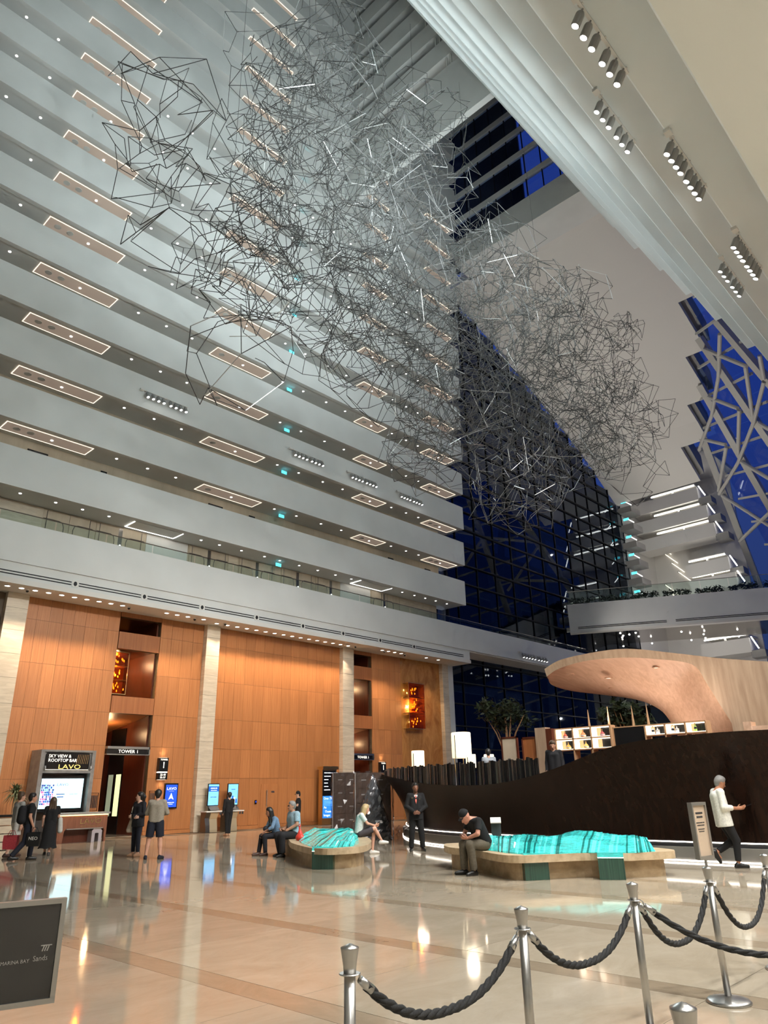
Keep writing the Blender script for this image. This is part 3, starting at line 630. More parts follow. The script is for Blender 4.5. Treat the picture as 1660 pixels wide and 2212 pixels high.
LEDS = mat('plinth_led', (1, 1, 1), .5, em=(1, .90, .78), es=5)
rel(ribbon(BASE, .05, .385, .41).build('led_strip', LEDS), hull); rel(ribbon(BASE, .18, .012, .045).build('led_strip', LEDS), hull)
# fins rising from the low part of the hull
fin = {}
rf_ = random.Random(5)
for i in range(16, 200):
    s = 9+ (i-16)/184*20.5
    k = int(s); t = s-k
    if k+1 >= NP: break
    p = RIM[k]*(1-t)+RIM[k+1]*t; b = p.z
    zt = 2.30+.03*math.sin(i*.7)+rf_.uniform(-.02, .02)
    if zt-b < .06: continue
    d = (RIM[k+1]-RIM[k]).normalized(); q = rf_.uniform(-.04, .04)
    o = MB().box(-.035, .035, -.012, .012, b-.015, zt).build('fin', 'steel_dark' if rf_.random() < .35 else 'black', None, loc=(p.x+.1, p.y+q, 0), rz=math.atan2(d.y, d.x)+rf_.uniform(-.5, .5)); rel(o, hull)
# raised deck behind the hull
dk = MB().prism([(p.x+.25, p.y) for p in BASE]+[(30, -2), (36, 8), (36, 24), (30, 27)], .0, 1.15); struct(dk.build('lounge_deck', 'wood_dark'))

# ---- timber canopy: a shell that rises from a broad foot and sweeps out to a tip
M['ash'] = texture(mat('pale_ash', lin(206, 172, 146), .5), lin(190, 154, 126), lin(216, 184, 158), (.35, 6, 6), 6, .6, .3, .7, .02, .6)
M['ashedge'] = texture(mat('ash_edge', lin(172, 148, 122), .5), lin(158, 132, 108), lin(184, 160, 134), (8, 8, .6), 5, .6, .3, .7, .02, .3)
Fc = catmull([(21.5, 12.87, 5.08), (21.5, 12.36, 5.29), (21.5, 11.36, 5.41), (21.5, 10.15, 5.35), (21.5, 9.13, 5.18), (21.5, 8.0, 4.87), (21.5, 7.68, 4.3), (21.5, 7.42, 3.68), (21.5, 7.2, 3.15), (21.5, 7.0, 2.4), (21.5, 6.9, 1.15)], 5)
Tc = catmull([(21.5, 12.9, 5.33), (21.5, 12.23, 5.56), (21.5, 10.85, 5.64), (21.5, 9.76, 5.57), (21.5, 8.3, 5.22), (21.5, 7.19, 4.94), (21.5, 5.95, 4.68), (21.5, 4.6, 4.4), (21.5, 3.0, 4.1), (21.5, 1.4, 3.8), (21.5, 0, 3.5)], 5)
Bc = catmull([(22.0, 13.12, 5.08), (23.4, 13.8, 5.05), (24.6, 13.7, 4.93), (25.2, 12.7, 4.73), (25.3, 11.5, 4.44), (25.2, 10.75, 4.05), (25.1, 10.4, 3.62), (25.0, 10.2, 3.2), (24.9, 10.1, 2.8), (24.8, 10.0, 2.2), (24.8, 9.9, 1.15)], 5)
NC = len(Fc); rows = []
for j in range(13):
    t = j/12; sag = math.sin(math.pi*t); row = []
    for i in range(NC):
        u = i/(NC-1); p = Fc[i]*(1-t)+Bc[i]*t
        lift = .16*math.sin(math.pi*min(1, u*1.6))*math.sin(2*math.pi*t)*.6
        n = Vector((0, .5 if u > .5 else 0, 1 if u < .55 else .3)).normalized()
        row.append(tuple(p + n*lift))
    rows.append(row)
cp = thing('timber_canopy', 'sweeping pale timber canopy curling over the bar from a broad foot', 'canopy', (22.5, 8, 1.15))
rel(MB().grid(rows).build('underside', 'ash', smooth=True), cp)
# thick outer edge and broad outer face
rel(MB().grid([[tuple(p) for p in Fc], [tuple(p+Vector((-.05, 0, 0))) for p in Tc]]).build('outer_face', 'ashedge', smooth=True), cp)
tops = [[tuple(p+Vector((-.05, 0, 0))) for p in Tc], [tuple(Vector((p.x+1.8, p.y*.98+.25, p.z+.06))) for p in Tc], [tuple(b+Vector((0, 0, .16))) for b in Bc]]
rel(MB().grid(tops).build('top_shell', 'ashedge', smooth=True), cp)
rel(MB().grid([[(x, y, z) for x, y, z in [tuple(p+Vector((-.05, 0, 0))) for p in Tc[25:]]], [(21.5, p.y, 1.15) for p in Tc[25:]]]).build('side_wall', 'ashedge', smooth=True), cp)
rel(MB().grid([[tuple(b) for b in Bc], [tuple(b+Vector((0, 0, .16))) for b in Bc]]).build('rear_edge', 'ashedge'), cp)
for i, (p, r) in enumerate((((23.4, 12.0, 5.02), .26), ((23.8, 11.7, 4.95), .2))):
    pass
for i, (x, y, z) in enumerate(((21.9, 12.2, 5.13), (23.0, 11.4, 5.02), (22.3, 9.4, 5.05), (24.2, 11.9, 4.83))):
    t = thing('canopy_downlight', f'{ORD[i]} small recessed lamp ring from the tip under the timber canopy', 'light', (x, y, z-.02), 0, 'small lamps under the timber canopy')
    MB().lathe([(.13, .02), (.14, -.01), (.1, -.015), (.09, .01)], 14).build('trim_ring', 'ash', t); MB().lathe([(.09, -.002), (.0, -.006)], 12).build('lens', 'ash' if i == 0 else 'lampsoft', t)
# broad side wall of the bar beside the canopy foot
struct(MB().box(21.6, 22.0, -3, 6.95, 1.15, 3.5).build('wall_bar', 'ashedge'))
struct(MB().box(20.9, 21.2, 3.4, 6.7, 1.15, 3.0).box(20.86, 21.24, 6.5, 6.7, 1.15, 3.12).box(20.86, 21.24, 5.0, 5.2, 1.15, 3.08).build('trim_5', 'ash'))
for (x, y, z), tg, e in (((20.3, 10.5, 3.4), (22.8, 10.2, 5.2), 45), ((20.3, 8.3, 3.3), (22.6, 8.2, 4.9), 45), ((23.6, 10.9, 2.4), (23.2, 10.2, 5.2), 60), ((23.0, 9.0, 2.0), (23.4, 9.2, 5), 45)):
    lamp('canopy_uplight', 'SPOT', (x, y, z), tg, e*2.7, (1, .81, .69), .15, 130, 1)

# ---- bar back shelf with bottles
M['shelfw'] = mat('shelf_wood', lin(190, 150, 112), .5)
M['shelflight'] = mat('shelf_backlight', (1, .92, .82), .5, em=(1, .88, .70), es=1.7)
def shelf_unit(name, label, ys, zlist, x=20.0):
    t = thing(name, label, 'shelf', (x, (ys[0]+ys[-1])/2, 1.15)); yc_ = (ys[0]+ys[-1])/2
    for y in ys: MB().box(-.02, .3, y-yc_-.02, y-yc_+.02, 0, zlist[-1]-1.15).build('upright', 'shelfw', t)
    for z in zlist: MB().box(-.02, .3, ys[-1]-yc_, ys[0]-yc_, z-1.165, z-1.135).build('board', 'shelfw', t)
    for a, b in zip(ys, ys[1:]):
        for z0, z1 in zip(zlist, zlist[1:]):
            MB().box(.0, .26, b-yc_+.03, a-yc_-.03, z0-1.132, z0-1.12).build('light_board', 'shelflight', t)
            MB().box(.05, .26, b-yc_+.03, a-yc_-.03, z1-1.185, z1-1.17).build('light_board', 'shelflight', t)
            MB().box(.0, .26, a-yc_-.06, a-yc_-.03, z0-1.12, z1-1.17).build('side_light', 'shelflight', t)
            MB().box(.27, .29, b-yc_+.02, (a+b)/2-yc_+.12, z0-1.12, z1-1.17).build('back_panel', 'black', t)
            MB().box(.27, .29, (a+b)/2-yc_+.12, a-yc_-.06, z0-1.12, z1-1.17).build('back_panel', 'shelfw', t)
    return t
shelf_unit('bottle_shelf', 'lit timber bottle shelf of six bays left of the black screen', [11.88, 11.29, 10.69, 10.07], [2.62, 2.93, 3.24])
shelf_unit('bottle_shelf', 'lit timber bottle shelf of three bays right of the black screen', [9.03, 8.46, 7.9, 7.35], [2.88, 3.16])
ts = thing('bar_screen', 'black screen between the two lit bottle shelves', 'screen', (20.1, 9.55, 1.15))
MB().box(0, .06, -.5, .46, .9, 2.0).build('display', 'black', ts); MB().box(-.01, .08, -.52, -.48, 0, 2.02).box(-.01, .08, .46, .5, 0, 2.02).box(-.01, .08, -.52, .5, 2.0, 2.03).build('frame', 'shelfw', ts)
for i, y in enumerate((10.95, 10.3, 9.55, 9.1)):
    t = thing('needle_post', f'{["leftmost", "second", "third", "rightmost"][i]} tapering timber needle rising above the bottle shelves', 'post', (20.45, y, 1.15), 0, 'timber needles above the shelves')
    MB().lathe([(.05, 0), (.045, 2.0), (.006, 2.62+.04*(i % 2))], 8).build('shaft', 'shelfw', t); MB().lathe([(.055, 1.98), (.055, 2.02)], 8).build('collar', 'gold', t)
def bottle(name, label, y, z, col, kind, x=20.06, s=1.0):
    t = thing(name, label, 'bottle', (x, y, z), 0, 'bottles on the bar shelves')
    prof = {'round': [(.02, 0), (.07, .02), (.078, .07), (.05, .12), (.016, .15), (.016, .18)], 'tall': [(.036, 0), (.038, .02), (.038, .13), (.014, .165), (.014, .2)], 'square': [(.05, 0), (.052, .01), (.052, .12), (.016, .135), (.016, .16)]}[kind]
    mt = mat('bottle_glass', col, .15, em=col[:3], es=.35); MB().lathe([(r*s, zz*s) for r, zz in prof], 10).build('glass_body', mt, t, True)
    h = prof[-1][1]*s; MB().lathe([(.018*s, h), (.018*s, h+.03*s)], 8).build('stopper', 'gold' if kind != 'square' else 'whitepaint', t)
    MB().lathe([(prof[2][0]*s*1.02, prof[2][1]*s*.6), (prof[2][0]*s*1.02, prof[2][1]*s)], 10).build('paper_label', 'whitepaint' if kind != 'tall' else 'dark', t)
R_ = (.45, .09, .05, 1); A_ = (.75, .42, .08, 1); Wt = (.8, .82, .85, 1); Gr = (.35, .6, .12, 1)
bottle('liquor_bottle', 'red round-bellied bottle on the upper shelf, leftmost bay', 11.58, 2.945, R_, 'round')
bottle('liquor_bottle', 'amber round-bellied bottle on the upper shelf, second bay', 10.98, 2.945, (.6, .25, .1, 1), 'round', s=1.1)
bottle('liquor_bottle', 'red round-bellied bottle on the upper shelf beside the black screen', 10.36, 2.945, (.4, .08, .08, 1), 'round', s=.95)
bottle('liquor_bottle', 'golden bottle on the lower shelf, leftmost bay', 11.5, 2.635, A_, 'round')
bottle('liquor_bottle', 'golden bottle on the lower shelf, second bay', 10.92, 2.635, (.8, .5, .12, 1), 'round')
bottle('liquor_bottle', 'slim dark-necked clear bottle just right of the black screen', 8.83, 2.895, Wt, 'tall')
bottle('liquor_bottle', 'squat clear bottle with white label right of the black screen', 8.7, 2.895, Wt, 'square')
bottle('liquor_bottle', 'slim clear bottle, left one in the second right-hand bay', 8.27, 2.895, Wt, 'tall')
bottle('liquor_bottle', 'squat clear bottle, right one in the second right-hand bay', 8.16, 2.895, Wt, 'square')
bottle('liquor_bottle', 'green bottle alone in the rightmost lit bay', 7.66, 2.895, Gr, 'tall')
# folding timber screens and pillar
for i, (y0, y1, z1, w, mt) in enumerate(((14.56, 13.91, 3.2, 'left', 'beige'), (13.74, 13.15, 3.15, 'right', 'wood_spandrel'))):
    t = thing('folding_screen', f'{w} upright screen in a red-brown timber frame behind the finned hull', 'screen', (21, (y0+y1)/2, 1.15), 0, 'timber screens behind the hull'); h = (y0-y1)/2
    MB().box(-.02, .02, -h+.04, h-.04, .04, z1-1.19).build('infill', mt, t)
    for a, b, c, d in ((-h, -h+.05, 0, z1-1.15), (h-.05, h, 0, z1-1.15), (-h, h, 0, .05), (-h, h, z1-1.2, z1-1.15)): MB().box(-.04, .04, a, b, c, d).build('frame_bar', 'wood_dark', t)
pl = thing('timber_pillar', 'pale timber pillar left of the lit bottle shelf', 'pillar', (21, 12.93, 1.15)); MB().box(-.15, .15, -.2, .2, 0, 2.25).build('shaft', 'ashedge', pl); MB().box(-.155, .155, -.42, -.2, 0, 2.2).build('side_board', 'wood_dark', pl)
# lanterns
M['shade'] = mat('paper_shade', (1, .9, .7), .7, em=(1, .84, .55), es=1.05)
def lantern(label, x, y, z0, z1, r, legs=True):
    t = thing('paper_lantern', label, 'lamp', (x, y, 1.15), 0, 'glowing paper lanterns'); a = z0-1.15; b = z1-1.15
    MB().lathe([(r*.96, a), (r, a+.04), (r, b-.03), (r*.94, b)], 20).build('lamp_shade', 'shade', t, True)
    MB().tube([(-r*1.04, 0, 0), (-r*1.04, -.0, b-.1)], .014, 6).build('upright', 'blackm', t)
    if legs:
        for q in range(3):
            an = q*2.1+.5; MB().tube([(r*.55*math.cos(an), r*.55*math.sin(an), 0), (r*.85*math.cos(an), r*.85*math.sin(an), a)], .016, 6).build('leg', 'gold', t)
    MB().lathe([(r*.7, 0), (r*.7, .02)], 12).build('base', 'dark', t)
lantern('large glowing paper lantern on brass legs above the finned hull', 22, 17.05, 2.66, 3.56, .36)
lantern('small glowing lantern at far left above the hull, before the onyx wall', 22, 19.2, 2.34, 3.02, .25)
lantern('small glowing lantern just right of the large lantern', 21.8, 16.5, 2.3, 2.76, .18)
lantern('small glowing lantern at right end of the lantern group', 22.5, 16.2, 2.3, 2.76, .18)
for p in ((22, 17.05, 3.9), (22, 19.2, 3.2), (22.2, 16.4, 3.0)): lamp('lantern_light', 'POINT', p, (0, 0, 0), 25, WARM, .2)
# trees behind the lounge
def tree(name, label, x, y, z0, zc, r, seed):
    g = random.Random(seed); t = thing(name, label, 'tree', (x, y, z0)); h = zc-z0
    MB().tube([(0, 0, 0), (.1, .05, h*.4), (0, 0, h)], [.12, .09, .05], 8).build('trunk', 'shelfw', t)
    for q in range(6):
        a = q*1.05+g.random(); MB().tube([(0.05, 0, h*.35+.1*q), (r*.4*math.cos(a), r*.4*math.sin(a), h*.8), (r*.8*math.cos(a), r*.8*math.sin(a), h+g.random()*r*.3)], [.05, .035, .012], 6).build('branch', 'shelfw', t)
    mb = MB()
    for q in range(24):
        a = g.random()*6.28; d = r*g.random()**.5; leaf_ball(mb, (d*math.cos(a), d*math.sin(a), h+g.uniform(-.3, .5)*r), r*.38, 45, .16, g)
    mb.build('foliage', 'leaf', t); MB().lathe([(.35, -.02), (.45, .5)], 12).build('planter', 'dark', t)
tree('lounge_tree', 'spreading indoor tree before the dark glass wall, above the timber screens', 34, 23.2, 1.15, 5.2, 1.35, 4)
tree('lounge_tree', 'leafy tree seen under the tip of the timber canopy', 30, 14.2, 1.15, 4.3, 1.0, 5)
tree('lounge_tree', 'leafy tree seen under the middle of the timber canopy', 33, 12.2, 1.15, 4.2, .9, 6)
# dark glazed screen behind the bar
gs = struct(MB().box(35.9, 36.1, 8, 18, 1.15, 1.3).build('window_4', 'mull'))
for i in range(5):
    y = 8+2*i
    MB().box(35.97, 36.03, y-.04, y+.04, 1.3, 5.3).build('mullion', 'mull', gs)
    for a, b in ((1.3, 3.3), (3.3, 5.3)): MB().box(35.99, 36.0, y+.05, y+1.95, a+.04, b-.04).build('pane', 'glass', gs)
for a in (3.3, 5.3): MB().box(35.95, 36.05, 8, 18, a-.04, a+.04).build('transom', 'mull', gs)

# ================================================================== LOBBY FURNITURE
M['benchstone'] = texture(mat('sandstone', lin(190, 168, 136), .5), lin(170, 148, 116), lin(200, 178, 146), (5, 5, 5), 6)
M['benchbase'] = texture(mat('sandstone_base', lin(176, 152, 118), .55), lin(158, 134, 102), lin(186, 162, 128), (4, 4, 6), 6)
M['tealglass'] = mat('lit_teal_glass', (.05, .42, .40), .12, em=(.03, .55, .52), es=.55, coat=.5)
M['tealglass2'] = mat('lit_teal_glass_pale', (.12, .55, .50), .1, em=(.06, .72, .66), es=.75, coat=.5)
M['tealdark'] = mat('deep_teal_glass', (.01, .16, .14), .1, em=(.01, .22, .20), es=.25, coat=.5)
for nm_ in ('tealglass', 'tealglass2', 'tealdark'):   # the light inside the stacked sheets shows as fine bright and dark layers
    n_ = M[nm_].node_tree.nodes; l_ = M[nm_].node_tree.links; b_ = n_['Principled BSDF']; mp_ = n_.new('ShaderNodeMapping'); mp_.inputs['Scale'].default_value = (3, 3, 26); l_.new(n_.new('ShaderNodeTexCoord').outputs['Object'], mp_.inputs[0])
    no_ = n_.new('ShaderNodeTexNoise'); no_.inputs['Scale'].default_value = 2.2; no_.inputs['Detail'].default_value = 6; no_.inputs['Roughness'].default_value = .75; l_.new(mp_.outputs[0], no_.inputs['Vector']); mr_ = n_.new('ShaderNodeMapRange')
    mr_.inputs['From Min'].default_value = .35; mr_.inputs['From Max'].default_value = .68; mr_.inputs['To Min'].default_value = .03; mr_.inputs['To Max'].default_value = b_.inputs['Emission Strength'].default_value*1.6; l_.new(no_.outputs['Fac'], mr_.inputs[0]); l_.new(mr_.outputs[0], b_.inputs['Emission Strength'])
M['greenglass'] = texture(mat('dark_green_glass', (.02, .07, .05), .12, coat=.6), (.012, .05, .035, 1), (.03, .10, .07, 1), (60, 60, .5), 3)
M['edgelight'] = mat('lit_glass_edge', (.9, 1, .9), .3, em=(.72, 1, .86), es=1.6)
def shrink(poly, d):
    n = len(poly); out = []
    cx = sum(p[0] for p in poly)/n; cy = sum(p[1] for p in poly)/n
    for x, y in poly:
        v = Vector((x-cx, y-cy)); out.append((x-v.x/v.length*d, y-v.y/v.length*d))
    return out
def smooth_poly(P, n=4):
    P3 = [Vector((x, y, 0)) for x, y in P]; m = len(P3); out = []
    for i in range(m):
        p0, p1, p2, p3 = P3[i-1], P3[i], P3[(i+1) % m], P3[(i+2) % m]
        for j in range(n):
            t = j/n; q = .5*((2*p1)+(p2-p0)*t+(2*p0-5*p1+4*p2-p3)*t*t+(3*p1-p0-3*p2+p3)*t**3); out.append((q.x, q.y))
    return out
def glass_bench(label, outline, front, back, drops, seed):
    g = random.Random(seed); cx = sum(p[0] for p in outline)/len(outline); cy = sum(p[1] for p in outline)/len(outline)
    t = thing('glass_bench', label, 'bench', (cx, cy, 0)); ol = [(x-cx, y-cy) for x, y in smooth_poly(outline, 4)]
    MB().prism(ol, .30, .43).build('seat_slab', 'benchstone', t)
    ib = shrink(ol, .22); MB().prism(ib, 0, .30).build('base', 'benchbase', t)
    F = catmull([(x, y, 0) for x, y in front], 20); B = catmull([(x, y, 0) for x, y in back], 20); n = len(F); ph = [g.random()*6 for _ in range(4)]
    for i in range(n-1):
        f0, f1, b0, b1 = F[i], F[i+1], B[i], B[i+1]; mb = MB(); u = i/n; base = .05*math.sin(u*9+ph[0])+.03*math.sin(u*21+ph[1]); rows = []
        end = min(1, min(i, n-2-i)/5+.35)
        for k in range(8):
            q = k/7; hgt = .44+.25*end*math.sin(min(1, q*1.25)*math.pi/2)**.8*(1-.45*max(0, q-.8)/.2) + end*(base*q + .02*math.sin(q*14+ph[2]+u*18)) + g.uniform(-.008, .008)
            rows.append((f0*(1-q)+b0*q, f1*(1-q)+b1*q, max(hgt, .445)))
        gap = .06
        low = [[(p.x-cx, p.y-cy, .43) for p in (a*(1-gap)+b*gap, b)] for a, b, h in rows]; up = [[(p.x-cx, p.y-cy, h) for p in (a*(1-gap)+b*gap, b)] for a, b, h in rows]
        for k in range(7):
            i0 = len(mb.v); mb.v += low[k]+low[k+1]+up[k]+up[k+1]
            mb.f += [(i0+4, i0+5, i0+7, i0+6), (i0, i0+2, i0+6, i0+4), (i0+1, i0+5, i0+7, i0+3)]
            if k == 0: mb.f.append((i0, i0+4, i0+5, i0+1))
            if k == 6: mb.f.append((i0+2, i0+3, i0+7, i0+6))
        mb.build('glass_sheet', g.choice(['tealglass', 'tealglass', 'tealglass', 'tealglass2', 'tealdark']), t)
    for (a, b) in drops:
        a = Vector((a[0]-cx, a[1]-cy, 0)); b = Vector((b[0]-cx, b[1]-cy, 0)); d = (b-a).normalized(); nn = Vector((d.y, -d.x, 0))
        if nn.dot(Vector((-cx, -cy, 0))) < 0: nn = -nn
        for nm, z0, z1, m_, th in (('glass_drop', 0.002, .36, 'greenglass', .30), ('lit_edge', .36, .375, 'edgelight', .31), ('glass_fold', .375, .455, 'tealglass', .30)):
            c = MB(); i0 = 0; c.v = [tuple(p+Vector((0, 0, z))) for z in (z0, z1) for p in (a, b, b+nn*th, a+nn*th)]; c.f = [(0, 1, 2, 3), (4, 7, 6, 5), (0, 4, 5, 1), (1, 5, 6, 2), (2, 6, 7, 3), (3, 7, 4, 0)]
            c.build(nm, m_, t)
    return t
glass_bench('long stone bench topped with glowing teal glass before the bronze hull', [(13.3, 10.8), (13.05, 10.0), (12.35, 8.85), (12.32, 8.35), (12.75, 8.0), (13.45, 7.5), (13.62, 6.95), (14.0, 6.7), (14.5, 6.4), (15.0, 6.65), (15.5, 8.0), (15.2, 9.6), (14.8, 10.9), (14.2, 11.6)],
            [(13.05, 9.6), (12.55, 8.55), (12.85, 8.0), (13.4, 7.55), (13.75, 6.85), (14.3, 6.6)], [(14.2, 10.5), (14.5, 9.7), (14.75, 9.0), (15.05, 8.2), (15.0, 7.4), (14.75, 6.95)], [((12.62, 8.56), (13.0, 8.28)), ((13.55, 7.42), (13.78, 7.02))], 11)
glass_bench('stone bench topped with glowing teal glass where the couple sits', [(13.4, 16.4), (12.6, 15.3), (11.9, 14.0), (11.66, 13.35), (11.8, 12.9), (12.5, 12.75), (13.5, 13.4), (14.5, 14.4), (15.3, 15.5), (15.5, 16.8), (14.6, 17.6), (13.9, 17.3)],
            [(13.6, 16.2), (12.8, 15.2), (12.05, 14.0), (11.85, 13.4), (12.0, 13.02), (12.5, 12.95)], [(14.6, 16.6), (14.9, 16.1), (14.7, 15.4), (14.2, 14.7), (13.7, 14.1), (13.25, 13.55)], [((11.9, 13.55), (12.14, 13.12))], 12)
# info stand
t = thing('info_stand', 'small grey plaque stand behind the long glass bench', 'stand', (15.9, 11.38, 0), math.radians(36))
MB().box(-.03, .05, -.12, .12, 0, .82).build('upright', mat('slate_panel', lin(60, 72, 76), .4), t); s = MB().box(-.12, .12, -.13, .13, -.012, .012).build('plaque', 'whitepaint', t, loc=(-.04, 0, .86)); s.rotation_euler = (0, math.radians(-28), 0)

# ---- stanchions and ropes
PM_ = MB().lathe([(.045, 0), (.045, .008), (.024, .012), (.0235, .80), (.0235, .805)], 16)
def stanchion(label, x, y):
    t = thing('stanchion', label, 'stanchion', (x, y, 0), 0, 'steel rope stanchions')
    MB().lathe([(.165, 0), (.168, .012), (.15, .028), (.05, .045), (.03, .05)], 32).build('base', 'steel', t, True)
    MB().lathe([(.0255, .045), (.0255, .86)], 20).build('pole', 'steel', t, True)
    MB().lathe([(.027, .845), (.030, .88), (.041, .945), (.041, .950), (.012, .962), (.0, .966)], 24).build('cap', 'steel', t, True)
    MB().lathe([(.046, .845), (.049, .848), (.046, .851)], 24).build('ring_plate', 'steel', t)
    return t
PX_ = [('stanchion at the near left end of the rope row', 2.55, 2.67), ('second stanchion of the rope row from the near end', 3.92, 2.67), ('third stanchion of the rope row, where two ropes leave', 5.31, 2.66), ('stanchion carrying the framed notice', 6.62, 2.63), ('farthest stanchion at the right edge of the view', 8.02, 2.62), ('stanchion of which only the cap shows at the bottom edge', 2.55, 1.16), ('stanchion of the near row just outside the right edge', 6.62, 1.16)]
for l, x, y in PX_: stanchion(l, x, y)
M['rope'] = texture(mat('black_rope', (.016, .016, .016), .8), (.008, .008, .008, 1), (.03, .03, .03, 1), (160, 160, 160), 2)
def rope(label, a, b, low, ):
    a = Vector(a); b = Vector(b); d = (b-a).normalized(); a2 = a+d*.075+Vector((0, 0, -.04)); b2 = b-d*.075+Vector((0, 0, -.04)); t = thing('barrier_rope', label, 'rope', tuple((a+b)/2), 0, 'black barrier ropes'); o = (a+b)/2
    N = 44; pts = []
    for i in range(N+1):
        u = i/N; p = a2*(1-u)+b2*u; p.z = (a2.z*(1-u)+b2.z*u) - (a2.z-low)*(1-abs(2*u-1)**2.3); pts.append(p-o)
    L = (b-a).length*1.25; mb = MB()
    for s in range(3):
        q = []
        for i, p in enumerate(pts[1:-1]):
            tan = (pts[i+2]-pts[i]).normalized(); sx = tan.cross(Vector((0, 0, 1))).normalized() if abs(tan.z) < .98 else tan.cross(d.cross(Vector((0, 0, 1)))).normalized(); sy = sx.cross(tan); an = i*.95+s*2.094
            q.append(p+(sx*math.cos(an)+sy*math.sin(an))*.0105)
        mb.tube(q, .0135, 6)
    mb.build('rope_strands', 'rope', t, True)
    for e, p, q, dd in ((a-o, pts[0], pts[3], 1), (b-o, pts[-1], pts[-4], -1)):
        MB().tube([p+(p-q).normalized()*.012, p+(q-p).normalized()*.07], [.017, .023], 12).build('end_cap', 'steel', t, True)
        MB().tube([e+Vector((0, 0, .0))-d*(-.045*dd), e+d*.06*dd+Vector((0, 0, -.012)), p+(p-q).normalized()*.012], .005, 6).build('hook', 'steel', t)
P3 = [Vector((x, y, .848)) for _, x, y in PX_]
rope('nearest black rope, between the first and second stanchions', P3[0], P3[1], .585)
rope('black rope between the second and third stanchions', P3[1], P3[2], .575)
rope('black rope between the third stanchion and the framed notice', P3[2], P3[3], .50)
rope('black rope beyond the framed notice at the right edge', P3[3], P3[4], .44)
rope('black rope running from the third stanchion out of view at right', P3[2], P3[6], .50)
# framed notice on the fourth stanchion
t = thing('framed_notice', 'narrow framed notice with menu text standing on the fourth stanchion', 'sign', (6.62, 2.63, .966), math.radians(-7))
MB().tube([(0, 0, -.0), (0, 0, .06)], .012, 8).build('stem', 'steel', t)
for b in ((-.12, -.1, -.02, .02, .05, .49), (.1, .12, -.02, .02, .05, .49), (-.1, .1, -.02, .02, .05, .075), (-.1, .1, -.02, .02, .465, .49)): MB().box(*b).build('frame_bar', 'steel', t)
MB().box(-.1, .1, -.008, .008, .075, .465).build('notice_sheet', mat('cream_notice', lin(206, 184, 160), .3), t)
for i, (w, z, s) in enumerate((('GENERAL', .405, .032), ('NOTICE', .375, .032), ('please note the', .33, .018), ('opening hours', .31, .018), ('of the lounge', .28, .016), ('and the bar', .262, .016))): text_bars('notice_text', w, s, 'dark', t, (0, -.009, z), (math.pi/2, 0, 0))
# board on a stand at lower left
an = math.atan2(5.2-5.38, 2.38-1.75)
t = thing('sign_board', 'dark glossy sign board in a metal frame at lower left', 'sign', (2.065, 5.29, 0), an)
MB().box(-.31, .31, -.014, .014, .42, .965).build('panel', mat('smoked_panel', (.02, .019, .018), .08, spec=.9), t)
for b in ((-.33, -.3, -.03, .03, .40, .985), (.3, .33, -.03, .03, .40, .985), (-.3, .3, -.03, .03, .40, .43), (-.3, .3, -.03, .03, .955, .985)): MB().box(*b).build('frame_bar', 'steel', t)
MB().tube([(0, 0, .02), (0, 0, .41)], .018, 10).build('pole', 'steel', t); MB().lathe([(.2, 0), (.2, .015), (.03, .03)], 24).build('base', 'steel', t)
M['faded'] = mat('faded_letter', (.30, .28, .25), .4)
text_mesh('lettering', 'MARINA BAY', .028, 'faded', t, (.07, -.016, .645), (math.pi/2, 0, 0), ext=.001); text_mesh('lettering', 'Sands', .042, 'faded', t, (.215, -.016, .652), (math.pi/2, 0, 0), ext=.001, xs=.9)
for k in range(3): MB().bar((.22+.014*k, -.016, .69), (.23+.014*k, -.016, .72), .007, .002, (0, 1, 0)).build('emblem_bar', 'faded', t)
MB().bar((.21, -.016, .722), (.275, -.016, .722), .006, .002, (0, 1, 0)).build('emblem_bar', 'faded', t)

